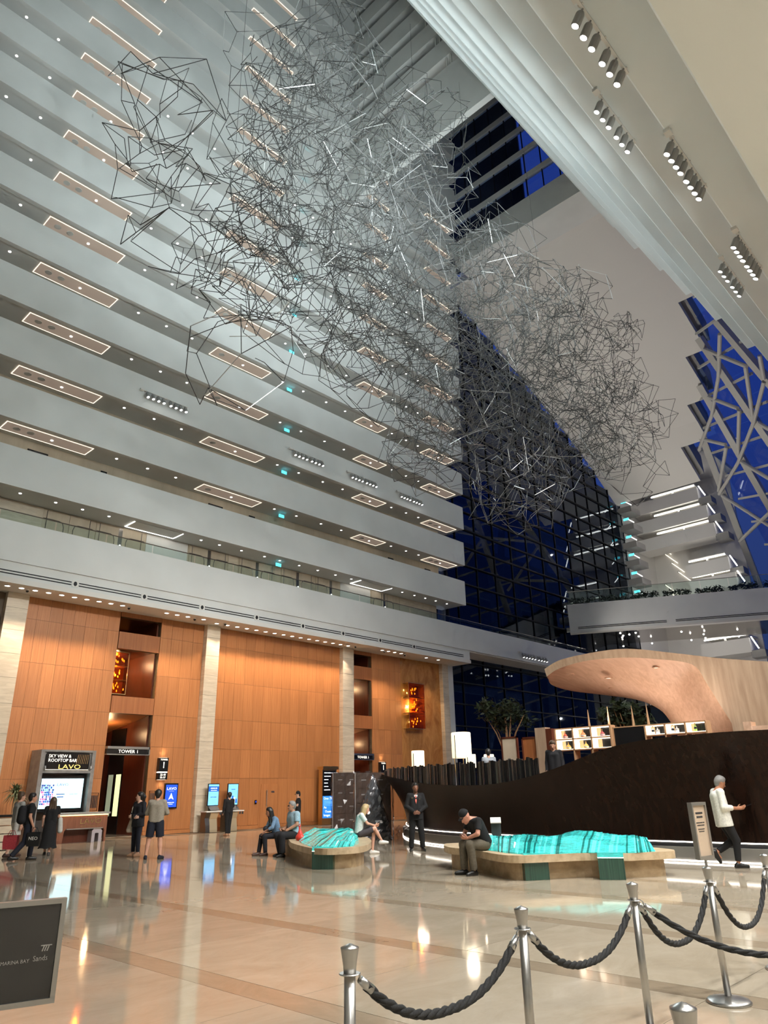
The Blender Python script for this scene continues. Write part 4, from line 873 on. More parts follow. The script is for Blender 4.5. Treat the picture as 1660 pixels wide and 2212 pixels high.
# ---- lift signs
def tower_sign(x0, x1, label):
    t = thing('lift_sign', label, 'sign', ((x0+x1)/2, 30.9, 3.27), 0, 'TOWER 1 lift signs'); h = (x1-x0)/2
    MB().box(-h, h, -.12, .12, 0, .035).build('lower_rail', 'steel', t); MB().box(-h, h, -.12, .12, .25, .35).build('upper_rail', 'steel', t); MB().box(-h, h-.05, -.06, .06, .035, .25).build('glass_face', 'black', t); MB().box(h-.05, h, -.12, .12, 0, .35).build('end_plate', 'steel', t)
    text_mesh('lettering', 'TOWER 1', .19, 'lampsoft', t, (0, -.066, .142), (math.pi/2, 0, 0), xs=1.15)
tower_sign(15.07, 17.07, 'steel blade sign reading TOWER 1 over the left lift entrance'); tower_sign(29.72, 31.4, 'steel blade sign reading TOWER 1 over the right lift entrance')
def number_sign(x, label):
    t = thing('tower_number_sign', label, 'sign', (x, 30.8, 2.26), 0, 'black number signs beside the lifts')
    MB().box(-.23, .23, 0, .2, .33, .92).build('upper_box', 'black', t); MB().box(-.23, .23, 0, .2, 0, .29).build('lower_box', 'black', t); MB().box(-.21, .21, .02, .18, .285, .335).build('light_gap', 'lampwhite', t)
    MB().box(-.18, .18, .05, .18, -.012, .002).build('light_gap', 'lampwarm', t); MB().box(-.18, .18, .05, .18, .918, .93).build('light_gap', 'lampwarm', t)
    text_mesh('lettering', 'TOWER', .10, 'lampsoft', t, (0, -.004, .84), (math.pi/2, 0, 0)); text_mesh('lettering', '1', .38, 'lampsoft', t, (0, -.004, .6), (math.pi/2, 0, 0))
    text_mesh('lettering', '22-40', .12, 'lampsoft', t, (0, -.004, .2), (math.pi/2, 0, 0)); text_mesh('lettering', '55-57', .12, 'lampsoft', t, (0, -.004, .085), (math.pi/2, 0, 0))
    lamp('sign_uplight', 'SPOT', (x, 30.85, 3.22), (x, 31.0, 4.2), 10, WARM, .05, 120, 1); lamp('sign_downlight', 'SPOT', (x, 30.85, 2.22), (x, 31.0, 1.2), 8, WARM, .05, 120, 1)
number_sign(17.82, 'black sign with a white number 1 beside the blue screen'); number_sign(32.18, 'black sign with a white number 1 right of the right lift entrance')
# blue wall screen
M['bluescr'] = mat('blue_screen', (.02, .06, .6), .2, em=(.02, .09, .80), es=1.0)
M['scrwhite'] = mat('screen_white', (1, 1, 1), .3, em=(.85, .92, 1), es=1.1)
t = thing('wall_screen', 'upright blue screen with a white arrow on the timber wall', 'screen', (18.38, 30.98, 1.57))
MB().box(-.33, .33, -.08, 0, -.53, .53).build('housing', 'black', t); MB().box(-.29, .29, -.085, -.078, -.47, .47).build('display', 'bluescr', t)
text_mesh('lettering', 'LAVO', .16, 'scrwhite', t, (0, -.09, .3), (math.pi/2, 0, 0), ext=.001, xs=1.2); text_bars('print_line', 'Rooftop Bar', .06, 'scrwhite', t, (0, -.09, -.28), (math.pi/2, 0, 0), ext=.001); text_bars('print_line', 'Level 57', .05, 'scrwhite', t, (0, -.09, -.35), (math.pi/2, 0, 0), ext=.001)
ar = MB(); ar.v = [(0, -.09, .12), (.13, -.09, -.16), (0, -.09, -.09), (-.13, -.09, -.16)]; ar.f = [(0, 1, 2), (0, 2, 3)]; ar.build('arrow', 'scrwhite', t)
MB().box(-.12, .12, -.09, -.088, .2, .206).build('rule', 'scrwhite', t)
# self-service kiosks
M['kioskscr'] = mat('kiosk_screen', (.2, .5, .8), .2, em=(.18, .50, .85), es=.9); M['kiosknavy'] = mat('kiosk_navy', (.02, .1, .4), .2, em=(.02, .12, .55), es=.8)
M['kioskbase'] = mat('kiosk_champagne', lin(196, 178, 146), .35, .3)
def kiosk(x, label, v):
    t = thing('service_kiosk', label, 'kiosk', (x, 30.25, 0), 0, 'self-service kiosks')
    MB().extrude([(-.30, 0), (-.30, .1), (-.22, .55), (-.34, .82), (.1, .86), (.1, 0)], 0, -.18, .22).build('pedestal', 'kioskbase', t)
    MB().extrude([(-.34, 0), (-.30, .3), (-.2, .6), (-.36, .86), (.12, .86), (.12, 0)], 0, -.42, -.2).build('side_wing', 'steel_dark', t)
    MB().box(-.48, .5, -.42, .12, .84, .89).build('counter', 'whitepaint', t)
    k = MB().box(-.25, .25, -.14, .14, -.01, .01).build('keyboard_tray', 'dark', t, loc=(.1, -.12, 1.0)); k.rotation_euler = (.7, 0, 0)
    MB().box(-.12, .36, .02, .08, .89, 1.12).build('neck', 'steel_dark', t)
    MB().box(-.19, .41, .0, .06, 1.1, 2.06).build('screen_housing', 'black', t); MB().box(-.165, .385, -.006, 0, 1.13, 2.03).build('display', 'kioskscr', t)
    if v == 0:
        MB().box(-.165, .385, -.01, -.006, 1.72, 1.94).build('title_band', 'kiosknavy', t); text_bars('print_line', 'CHECK IN', .09, 'scrwhite', t, (.11, -.013, 1.86), (math.pi/2, 0, 0), ext=.001); text_bars('print_line', 'SELF SERVICE', .055, 'scrwhite', t, (.11, -.013, 1.77), (math.pi/2, 0, 0), ext=.001); text_bars('print_line', 'TAP TO START', .055, 'kiosknavy', t, (.11, -.013, 1.48), (math.pi/2, 0, 0), ext=.001)
    else:
        for q, (a, b, c) in enumerate(((-.1, 1.2, .2), (.05, 1.22, .3), (.15, 1.18, .26), (.25, 1.2, .18), (-.02, 1.18, .16))): MB().box(a, a+.09, -.01, -.006, b, b+c).build('picture_patch', 'kiosknavy' if q % 2 else 'scrwhite', t)
        text_bars('print_line', 'WELCOME', .06, 'kiosknavy', t, (.11, -.013, 1.8), (math.pi/2, 0, 0), ext=.001)
    for q in (.22, .36): MB().box(q, q+.09, -.43, -.42, .72, .83).build('card_reader', 'dark', t)
kiosk(20.08, 'left self-service kiosk with tall blue screen beside the travertine column', 0); kiosk(21.16, 'right self-service kiosk with tall blue screen used by the man in black', 1)
# wayfinding totem
t = thing('wayfinding_totem', 'tall wayfinding totem with black directory and blue poster behind wrapped cabinets', 'sign', (27.45, 30.3, 0), 0)
MB().box(-.5, .5, 0, .3, 0, 2.72).build('body', 'gold', t); MB().box(-.55, .55, -.12, .34, 2.72, 2.88).build('hood', 'gold', t); MB().box(-.46, .46, -.012, 0, 1.4, 2.66).build('directory', 'black', t); MB().box(-.46, .46, -.012, 0, .32, 1.4).build('poster', mat('blue_poster', (.03, .22, .7), .3, em=(.03, .25, .85), es=.7), t)
for i, w in enumerate(('Hotel Lobby Towers 1 2 3', 'Restaurants', 'SkyPark', 'Casino', 'Theatre', 'Convention')): text_bars('lettering', w, .085, 'scrwhite', t, (-.38, -.016, 2.55-.17*i), (math.pi/2, 0, 0), 'LEFT', .001)
for i, w in enumerate(('Over 70', 'An', 'Ocean', 'Images')): text_mesh('lettering', w, .17, 'scrwhite', t, (-.4 if i != 2 else -.3, -.016, (1.28, .84, .64, .46)[i]), (math.pi/2, 0, 0), 'LEFT', .001)
pw_ = MB()
for q in range(7): pw_.bar((-.4, -.014, .95+.045*q), (.38, -.014, .93+.05*q+.04*math.sin(q)), .014, .003, (0, 1, 0))
pw_.build('poster_waves', 'kioskscr', t)
# booth
M['boothstone'] = texture(mat('grey_stone_frame', lin(150, 146, 142), .4), lin(132, 128, 124), lin(160, 156, 152), (3, 3, 3), 5)
t = thing('info_booth', 'grey framed booth with sky bar sign and bright wall screen', 'booth', (13.1, 30.0, 0))
for b in ((-1.1, -.95, 0, .95, 0, 3.37), (.97, 1.12, 0, .95, 0, 3.37), (-.95, .97, 0, .95, 3.29, 3.37), (-.95, .97, 0, .95, 2.5, 2.6)): MB().box(*b).build('frame_member', 'boothstone', t)
MB().box(-.95, .97, .1, .95, 2.6, 3.29).build('sign_box', 'boothstone', t)
rp_ = []
for cx_, cz_, a0 in ((.8, 3.17, 0), (-.78, 3.17, 90), (-.78, 2.73, 180), (.8, 2.73, 270)):
    for q in range(5): a = math.radians(a0+q*22.5); rp_.append((cx_+.1*math.cos(a), cz_+.1*math.sin(a)))
MB().extrude(rp_, 1, .05, .1).build('poster_panel', 'black', t)
text_mesh('lettering', 'SKY VIEW &', .17, 'lampsoft', t, (-.78, .04, 3.13), (math.pi/2, 0, 0), 'LEFT', .002); text_mesh('lettering', 'ROOFTOP BAR', .17, 'lampsoft', t, (-.78, .04, 2.97), (math.pi/2, 0, 0), 'LEFT', .002)
text_mesh('lettering', 'LAVO', .24, mat('gold_lamp', (.9, .7, .2), .3, em=(1, .72, .2), es=.9), t, (.1, .04, 2.73), (math.pi/2, 0, 0), ext=.002, xs=1.5)
for q in range(7): MB().bar((.42+.07*q, .045, 3.2), (.36+.075*q, .045, 2.85), .02, .004, (0, 1, 0)).build('poster_slat', 'gold', t)
MB().box(-.85, .87, .02, .05, 2.62, 2.635).build('led_strip', 'lampwarm', t)
for x in (-.9, .93): MB().tube([(x, -.02, 2.62), (x, -.09, 2.68), (x, -.06, 2.76)], .03, 8).build('picture_lamp', 'steel', t)
MB().box(-.95, .97, .9, .95, 0, 2.5).build('back_panel', 'steel_dark', t)
MB().box(-.9, .92, .28, .38, 1.08, 2.42).build('screen_housing', 'black', t)
M['bigscr'] = mat('big_screen', (.7, .95, 1), .3, em=(.60, .92, 1.0), es=1.05)
MB().box(-.82, .86, .27, .28, 1.2, 2.3).build('display', 'bigscr', t)
M['pink'] = mat('picture_pink', (.8, .2, .4), .3, em=(.80, .20, .42), es=.8); M['navy'] = mat('picture_navy', (.05, .08, .3), .3, em=(.05, .07, .3), es=.8)
gq = random.Random(9)
for q in range(7):
    for r in range(9):
        a, b = -.80+.072*q, 1.34+.084*r; MB().box(a, a+.066+gq.uniform(-.02, .005), .262, .268, b, b+.078+gq.uniform(-.02, .005)).build('picture_patch', gq.choice(['pink', 'navy', 'navy', 'pink', 'kiosknavy', 'scrwhite']) if r < 6 else gq.choice(['navy', 'kioskscr', 'kiosknavy', 'scrwhite']), t)
text_mesh('lettering', 'LAVO', .14, 'navy', t, (.02, .262, 2.07), (math.pi/2, 0, 0), ext=.001, xs=1.3); text_bars('print_line', 'BEAUTIFUL', .075, 'navy', t, (-.02, .262, 1.72), (math.pi/2, 0, 0), ext=.001); text_bars('print_line', 'Brunch', .085, 'navy', t, (-.02, .262, 1.62), (math.pi/2, 0, 0), ext=.001); text_bars('print_line', 'ROOFTOP SUNDAY', .05, 'kioskscr', t, (.5, .262, 1.72), (math.pi/2, 0, 0), ext=.001)
# desk of the booth
t = thing('reception_desk', 'brown desk with LAVO lettering and a warm light line under its top', 'desk', (13.45, 28.85, 0))
MB().box(-1.0, 1.0, -.2, .45, .98, 1.05).build('top', 'greypaint', t); MB().box(-.95, .95, -.13, -.11, .94, .975).build('led_strip', mat('desk_led', (1, .7, .3), .4, em=(1, .62, .22), es=3.5), t)
arch = [(-.95, 0), (-.95, .97), (.95, .97), (.95, 0), (.88, 0), (.86, .42), (.80, .5), (-.62, .5), (-.70, .42), (-.74, 0)]
MB().extrude(arch, 1, -.1, .02).build('front_panel', texture(mat('brown_desk', lin(132, 84, 62), .4), lin(118, 72, 52), lin(142, 92, 68), (20, 20, 1), 4), t); MB().extrude([(-.62, .5), (.80, .5), (.80, .46), (-.62, .46)], 1, -.11, .4).build('arch_lining', 'steel', t)
MB().box(-.9, .9, .3, .34, 0, .97).build('back_panel', 'wood_dark', t)
text_mesh('lettering', 'LAVO', .26, 'gold', t, (.28, -.11, .73), (math.pi/2, 0, 0), ext=.006, xs=1.3); MB().box(-.1, .66, -.112, -.1, .565, .575).build('rule', 'gold', t)
t = thing('stool', 'pale upholstered arch-shaped stool under the LAVO desk', 'stool', (14.05, 28.95, 0)); MB().extrude([(-.2, 0), (-.2, .38), (-.14, .45), (.14, .45), (.2, .38), (.2, 0), (.08, 0), (.07, .3), (-.07, .3), (-.08, 0)], 1, -.17, .17).build('arch_body', mat('lilac_grey', lin(172, 164, 170), .6), t); MB().box(-.15, .15, -.16, .16, .45, .47).build('seat_pad', mat('pale_pad', lin(190, 184, 186), .7), t)
t = thing('wall_rack', 'small black wall rack with hanging items beside the left lift entrance', 'rack', (14.78, 30.9, 1.05))
for b in ((-.18, -.165, -.03, .0, 0, .7), (.165, .18, -.03, 0, 0, .7), (-.18, .18, -.03, 0, .685, .7), (-.18, .18, -.03, 0, 0, .015)): MB().box(*b).build('frame_bar', 'black', t)
for q in range(4): MB().tube([(-.11+.07*q, -.04, .12), (-.11+.07*q, -.04, .6)], .022, 6).build('hanging_item', 'dark', t)
t = thing('wall_rack', 'small black wall rack right of the left lift entrance, behind the man in shorts', 'rack', (17.42, 30.9, 1.0))
for b in ((-.14, -.125, -.03, .0, 0, .8), (.125, .14, -.03, 0, 0, .8), (-.14, .14, -.03, 0, .785, .8), (-.14, .14, -.03, 0, 0, .015)): MB().box(*b).build('frame_bar', 'black', t)
for q in range(3): MB().tube([(-.07+.07*q, -.04, .1), (-.07+.07*q, -.04, .7)], .02, 6).build('hanging_item', 'dark', t)
t = thing('card_reader', 'small black card reader on the timber left of the service door', 'reader', (23.15, 30.98, 1.2)); MB().box(-.05, .05, -.03, .02, -.09, .09).build('housing', 'black', t); MB().box(-.025, .025, -.034, -.03, -.02, .05).build('indicator', 'bluescr', t)
# reception counter and plant at the left edge
t = thing('reception_counter', 'layered pale reception counter with black top at the left edge', 'counter', (9.75, 27.6, 0))
for q in range(4): MB().box(-1.2, .55, -.4, .3, .02+.25*q, .24+.25*q).build('layer', 'stone', t)
MB().box(-1.25, .6, -.45, .35, 1.02, 1.09).build('top', 'black', t)
t = thing('potted_palm', 'large bushy palm standing between the travertine column and the booth', 'plant', (11.0, 29.3, 0)); gp_ = random.Random(2); mb = MB()
for q in range(150):
    a = gp_.random()*6.283; e = gp_.uniform(-.6, 1.3); L = gp_.uniform(.4, .62); d = Vector((math.cos(a)*math.cos(e), math.sin(a)*math.cos(e), math.sin(e))); c = Vector((0, 0, 1.75))
    s = d.cross(Vector((0, 0, 1))).normalized()*.022; p1 = c+d*L*.5+Vector((0, 0, .05)); p2 = c+d*L+Vector((0, 0, -.12)); i0 = len(mb.v)
    mb.v += [tuple(c-s*.5), tuple(c+s*.5), tuple(p1+s), tuple(p1-s), tuple(p2)]; mb.f += [(i0, i0+1, i0+2, i0+3), (i0+3, i0+2, i0+4)]
mb.build('foliage', texture(mat('palm_green', lin(110, 122, 84), .5), lin(74, 92, 56), lin(140, 146, 108), (9, 9, 9), 3), t); MB().tube([(0, 0, .5), (0, 0, 1.75)], .05, 8).build('stem', 'shelfw', t); MB().lathe([(.2, 0), (.27, .55), (.24, .55)], 16).build('pot', 'dark', t)
# onyx chandelier box and niche chandeliers
M['amberglass'] = glass_mat('amber_glass', (.75, .38, .12), (1, .8, .5, 1), ior=1.5)
M['candle'] = mat('amber_bulb', (1, .7, .2), .4, em=(1, .60, .12), es=7)
def chandelier(label, x, y, z0, z1, w, d, seed):
    t = thing('chandelier', label, 'chandelier', (x, y, z0), 0, 'amber glass chandeliers'); g = random.Random(seed); h = z1-z0
    MB().box(-w/2, w/2, -d/2, d/2, 0, .03).build('lower_plate', 'gold', t); MB().box(-w/2, w/2, -d/2, d/2, h-.03, h).build('upper_plate', 'gold', t)
    for q in range(1, 3): MB().box(-w/2, w/2, -d/2, d/2, h*q/3-.012, h*q/3+.012).build('tier_plate', 'gold', t)
    for a, b in ((-w/2, -d/2), (w/2, -d/2)): MB().box(a-.012, a+.012, b-.012, b+.012, 0, h).build('corner_rod', 'gold', t)
    MB().box(-w/2+.02, w/2-.02, -d/2, -d/2+.01, .03, h-.03).build('glass_pane', 'amberglass', t)
    bm_ = MB().lathe([(.012, -.05), (.028, -.02), (.02, .04), (.0, .06)], 6).mesh('bulb', 'candle')
    for q in range(36):
        tier = q % 3; link('bulb', bm_, t, (g.gauss(0, w*.2), g.uniform(-d*.3, d*.3), h*(tier+.5)/3+g.gauss(0, h*.05)))
    lamp('chandelier_light', 'POINT', (x, y, (z0+z1)/2), (0, 0, 0), 130, (1, .62, .26), .05)
chandelier('tall amber glass chandelier box against the honey onyx wall', 34.98, 30.7, 5.15, 7.95, 1.5, .5, 1)
chandelier('amber chandelier in the niche above the left lift entrance', 15.55, 31.9, 5.9, 7.8, .8, .8, 2)

# ---- furniture wrapped in plastic
M['wrap'] = glass_mat('plastic_wrap', (.86, .86, .88), (1, 1, 1, 1), rough=.16, ior=1.5)
M['cabbrown'] = texture(mat('brown_cabinet', lin(76, 58, 48), .5), lin(66, 50, 40), lin(84, 64, 52), (18, 18, 1), 4)
def crumple(mb, c, w, d, h, seed, nx=9, nz=12, amp=.05):
    g = random.Random(seed); rows = []
    for k in range(nz+1):
        ring = []
        for j in range(nx*4):
            u = j/(nx*4)*4; s = int(u); f = u-s; P = [(-1, -1), (1, -1), (1, 1), (-1, 1)]; a, b = P[s], P[(s+1) % 4]
            ring.append((c[0]+(a[0]*(1-f)+b[0]*f)*w/2+g.uniform(-amp, amp), c[1]+(a[1]*(1-f)+b[1]*f)*d/2+g.uniform(-amp, amp), h*k/nz+g.uniform(-.02, .02)))
        rows.append(ring)
    return mb.grid(rows, True)
def cabinet(label, x, y, w, h, rz, seed, rows_, cols):
    t = thing('wrapped_cabinet', label, 'cabinet', (x, y, 0), rz, 'brown cabinets wrapped in plastic')
    MB().box(-w/2, w/2, -.05, .45, .0, h).build('body', 'cabbrown', t)
    for r in range(rows_):
        for c_ in range(cols):
            a = -w/2+.03+c_*(w-.06)/cols; z = .05+r*(h-.1)/rows_
            dr_ = MB().box(a+.015, a+(w-.06)/cols-.015, -.075, -.05, z+.015, z+(h-.1)/rows_-.015).build('door', 'cabbrown', t); MB().box(a+.2, a+.4, -.085, -.075, z+.3, z+.34).build('label_holder', 'greypaint', dr_)
    MB().box(-w/2-.03, -w/2, -.1, .47, 0, h+.02).build('corner_post', 'greypaint', t)
    crumple(MB(), (0, .2), w+.16, .66, h+.05, seed).build('plastic_wrap', 'wrap', t)
RZC = math.radians(43.3-90)
cabinet('left tall brown cabinet wrapped in plastic in front of the totem', 24.95, 26.4, 1.15, 2.44, RZC, 21, 4, 2)
cabinet('right tall brown cabinet wrapped in plastic behind the shrouded cone', 22.1, 21.75, 1.42, 2.3, RZC, 22, 4, 2)
t = thing('shrouded_object', 'tall pointed dark object shrouded in shiny plastic left of the bronze hull', 'object', (20.05, 19.75, 0)); g = random.Random(8); rows = []
for k in range(22):
    q = k/21; z = 2.17*q; r = .62*(1-q)**.75+.02 if q < .9 else .12*(1-q)/.1+.01; rows.append([(math.cos(a)*r*(1+g.uniform(-.16, .16)), math.sin(a)*r*(1+g.uniform(-.16, .16)), z+g.uniform(-.02, .02)) for a in [6.283*j/26 for j in range(26)]])
MB().grid(rows, True).build('plastic_shroud', mat('shiny_dark_wrap', (.09, .09, .095), .13, spec=.9, coat=.8), t)
MB().grid([[(x*1.05+.0, y*1.05, z+.01) for x, y, z in r] for r in rows], True).build('outer_wrap', 'wrap', t)
t = thing('plastic_bundle', 'crumpled clear plastic heap on the floor beside the bronze hull', 'plastic', (20.9, 19.0, 0)); crumple(MB(), (0, 0), .7, .5, .42, 31, 5, 4, .09).build('film', 'wrap', t); crumple(MB(), (.05, .02), .5, .35, .36, 32, 4, 4, .08).build('inner_film', 'wrap', t)

# ================================================================== PEOPLE (implicit surfaces, one continuous body each)
def surfnet(f, lo, res):
    nx, ny, nz = f.shape; s = f < 0
    off = [(i, j, k) for i in (0, 1) for j in (0, 1) for k in (0, 1)]
    def sub(a, o): return a[o[0]:nx-1+o[0], o[1]:ny-1+o[1], o[2]:nz-1+o[2]]
    cnt = sum(sub(s, o).astype(np.int8) for o in off); mask = (cnt > 0) & (cnt < 8)
    idx = np.argwhere(mask)
    if len(idx) == 0: return [], []
    acc = np.zeros((len(idx), 3)); num = np.zeros(len(idx)); fv = [f[idx[:, 0]+o[0], idx[:, 1]+o[1], idx[:, 2]+o[2]] for o in off]
    for a in range(8):
        for b in range(a+1, 8):
            d = np.array(off[b])-np.array(off[a])
            if np.abs(d).sum() != 1: continue
            c = (fv[a] < 0) != (fv[b] < 0); den = np.where(c, fv[a]-fv[b], 1.0); t = np.where(c, fv[a]/den, 0)
            acc += np.where(c[:, None], np.array(off[a])[None]+t[:, None]*d[None], 0); num += c
    V = np.array(lo)+(idx+acc/num[:, None])*res
    vid = -np.ones(mask.shape, int); vid[mask] = np.arange(len(idx)); F = []
    for ax in range(3):
        o1, o2 = [(1, 2), (2, 0), (0, 1)][ax]
        sl = [slice(None)]*3; sl2 = [slice(None)]*3; sl[ax] = slice(0, -1); sl2[ax] = slice(1, None)
        ch = s[tuple(sl)] != s[tuple(sl2)]; e = np.argwhere(ch)
        e = e[(e[:, o1] > 0) & (e[:, o2] > 0) & (e[:, o1] < f.shape[o1]-1) & (e[:, o2] < f.shape[o2]-1)]
        def g(d1, d2):
            q = e.copy(); q[:, o1] -= d1; q[:, o2] -= d2; return vid[q[:, 0], q[:, 1], q[:, 2]]
        Q = np.stack([g(0, 0), g(1, 0), g(1, 1), g(0, 1)], 1); fl = s[e[:, 0], e[:, 1], e[:, 2]]
        Q[~fl] = Q[~fl][:, ::-1]; F.append(Q)
    return V.tolist(), np.concatenate(F).tolist()
def cone(a, b, ra, rb, cut0=False, cut1=False, k=.03):
    return ('c', np.array(a, float), np.array(b, float), ra, rb, cut0, cut1, k)
def ell(c, r, k=.02): return ('e', np.array(c, float), np.array(r, float), k)
def minus(c, r): return ('m', np.array(c, float), np.array(r, float))
def keep(p, n): return ('k', np.array(p, float), np.array(n, float))
def blob(prims, res=.014):
    lo = np.array([9, 9, 9.]); hi = -lo
    for p in prims:
        if p[0] == 'c':
            r = max(p[3], p[4])+.03
            for q in (p[1], p[2]): lo = np.minimum(lo, q-r); hi = np.maximum(hi, q+r)
        elif p[0] == 'e': lo = np.minimum(lo, p[1]-p[2]-.03); hi = np.maximum(hi, p[1]+p[2]+.03)
    n = np.ceil((hi-lo)/res).astype(int)+2; X, Y, Z = np.meshgrid(*[lo[i]+np.arange(n[i])*res for i in range(3)], indexing='ij'); f = np.full(X.shape, 1.0)
    def smin(a, b, k): h = np.clip(.5+.5*(b-a)/k, 0, 1); return b*(1-h)+a*h-k*h*(1-h)
    for p in prims:
        if p[0] == 'c':
            _, a, b, ra, rb, c0, c1, k = p; m = max(ra, rb)+.08
            l2 = np.floor((np.minimum(a, b)-m-lo)/res).astype(int).clip(0); h2 = (np.ceil((np.maximum(a, b)+m-lo)/res).astype(int)+1); sl = tuple(slice(l2[i], h2[i]) for i in range(3))
            x, y, z = X[sl], Y[sl], Z[sl]; ab = b-a; L = np.linalg.norm(ab)+1e-9; t = ((x-a[0])*ab[0]+(y-a[1])*ab[1]+(z-a[2])*ab[2])/L**2; tc = t.clip(0, 1)
            d = np.sqrt((x-a[0]-tc*ab[0])**2+(y-a[1]-tc*ab[1])**2+(z-a[2]-tc*ab[2])**2)-(ra+(rb-ra)*tc)
            if c0: d = np.maximum(d, -t*L)
            if c1: d = np.maximum(d, (t-1)*L)
            f[sl] = smin(f[sl], d, k)
        elif p[0] == 'e':
            _, c, r, k = p; m = r+.08; l2 = np.floor((c-m-lo)/res).astype(int).clip(0); h2 = np.ceil((c+m-lo)/res).astype(int)+1; sl = tuple(slice(l2[i], h2[i]) for i in range(3))
            q = np.sqrt(((X[sl]-c[0])/r[0])**2+((Y[sl]-c[1])/r[1])**2+((Z[sl]-c[2])/r[2])**2); f[sl] = smin(f[sl], (q-1)*r.min(), k)
        elif p[0] == 'm': f = np.maximum(f, -(np.sqrt(((X-p[1][0])/p[2][0])**2+((Y-p[1][1])/p[2][1])**2+((Z-p[1][2])/p[2][2])**2)-1)*p[2].min())
        elif p[0] == 'k': f = np.maximum(f, -((X-p[1][0])*p[2][0]+(Y-p[1][1])*p[2][1]+(Z-p[1][2])*p[2][2]))
    return surfnet(f, lo, res)
def mesh_from(parts, mats):
    """parts: list of (V, F, material slot)"""
    v = []; f = []; mi = []
    for V, F, s in parts: n = len(v); v += V; f += [[i+n for i in q] for q in F]; mi += [s]*len(F)
    me = bpy.data.meshes.new('body'); me.from_pydata(v, [], f); me.update()
    for m_ in mats: me.materials.append(m_)
    me.polygons.foreach_set('material_index', mi); me.polygons.foreach_set('use_smooth', [True]*len(f)); return me
def hand_prims(w, d, n, curl, side):
    """w wrist, d pointing direction, n palm normal; four fingers of unequal length and a thumb from the side of the palm"""
    w = Vector(w); d = Vector(d).normalized(); n = Vector(n); n = (n-d*n.dot(d)).normalized(); s = d.cross(n)*side; P = []
    pc = w+d*.045; P += [cone(w-d*.01, w+d*.03, .024, .026, k=.012)]
    for q in (-.027, -.009, .009, .027): P.append(cone(w+d*.015+s*q*.7, w+d*.082+s*q, .015, .0125, k=.010))
    for q, L in ((-.030, .058), (-.010, .072), (.010, .077), (.029, .068)):
        a = w+d*.085+s*q; d1 = (d*math.cos(curl*.6)+n*math.sin(curl*.6)); b = a+d1*L*.45; d2 = d*math.cos(curl*1.4)+n*math.sin(curl*1.4); c = b+d2*L*.33; d3 = d*math.cos(curl*2.0)+n*math.sin(curl*2.0); e = c+d3*L*.25
        P += [cone(a, b, .0098, .0088, k=.004), cone(b, c, .0088, .008, k=.004), cone(c, e, .008, .0068, k=.004)]
    a = w+d*.03+s*.026; b = a+(d*.55+s*.75+n*.25).normalized()*.038; c = b+(d*.85+s*.3+n*.45).normalized()*.032
    P += [cone(w+d*.025+s*.01, a, .017, .014, k=.008), cone(a, b, .0125, .0105, k=.005), cone(b, c, .0105, .008, k=.004)]
    return P
SKIN = {}
def skin(name, rgb):
    if name not in SKIN: SKIN[name] = mat('skin_'+name, lin(*rgb), .55)
    return SKIN[name]
CL = {}
def cloth(rgb, rough=.85):
    k = (rgb, rough)
    if k not in CL:
        CL[k] = mat('fabric', lin(*rgb), rough); c = lin(*rgb); texture(CL[k], tuple(x*.86 for x in c[:3])+(1,), tuple(min(1, x*1.1) for x in c[:3])+(1,), (30, 30, 30), 3, coord='Object')
    return CL[k]
EYE = mat('eye_dark', (.02, .015, .012), .3); LIP = mat('lip', lin(150, 86, 76), .5)
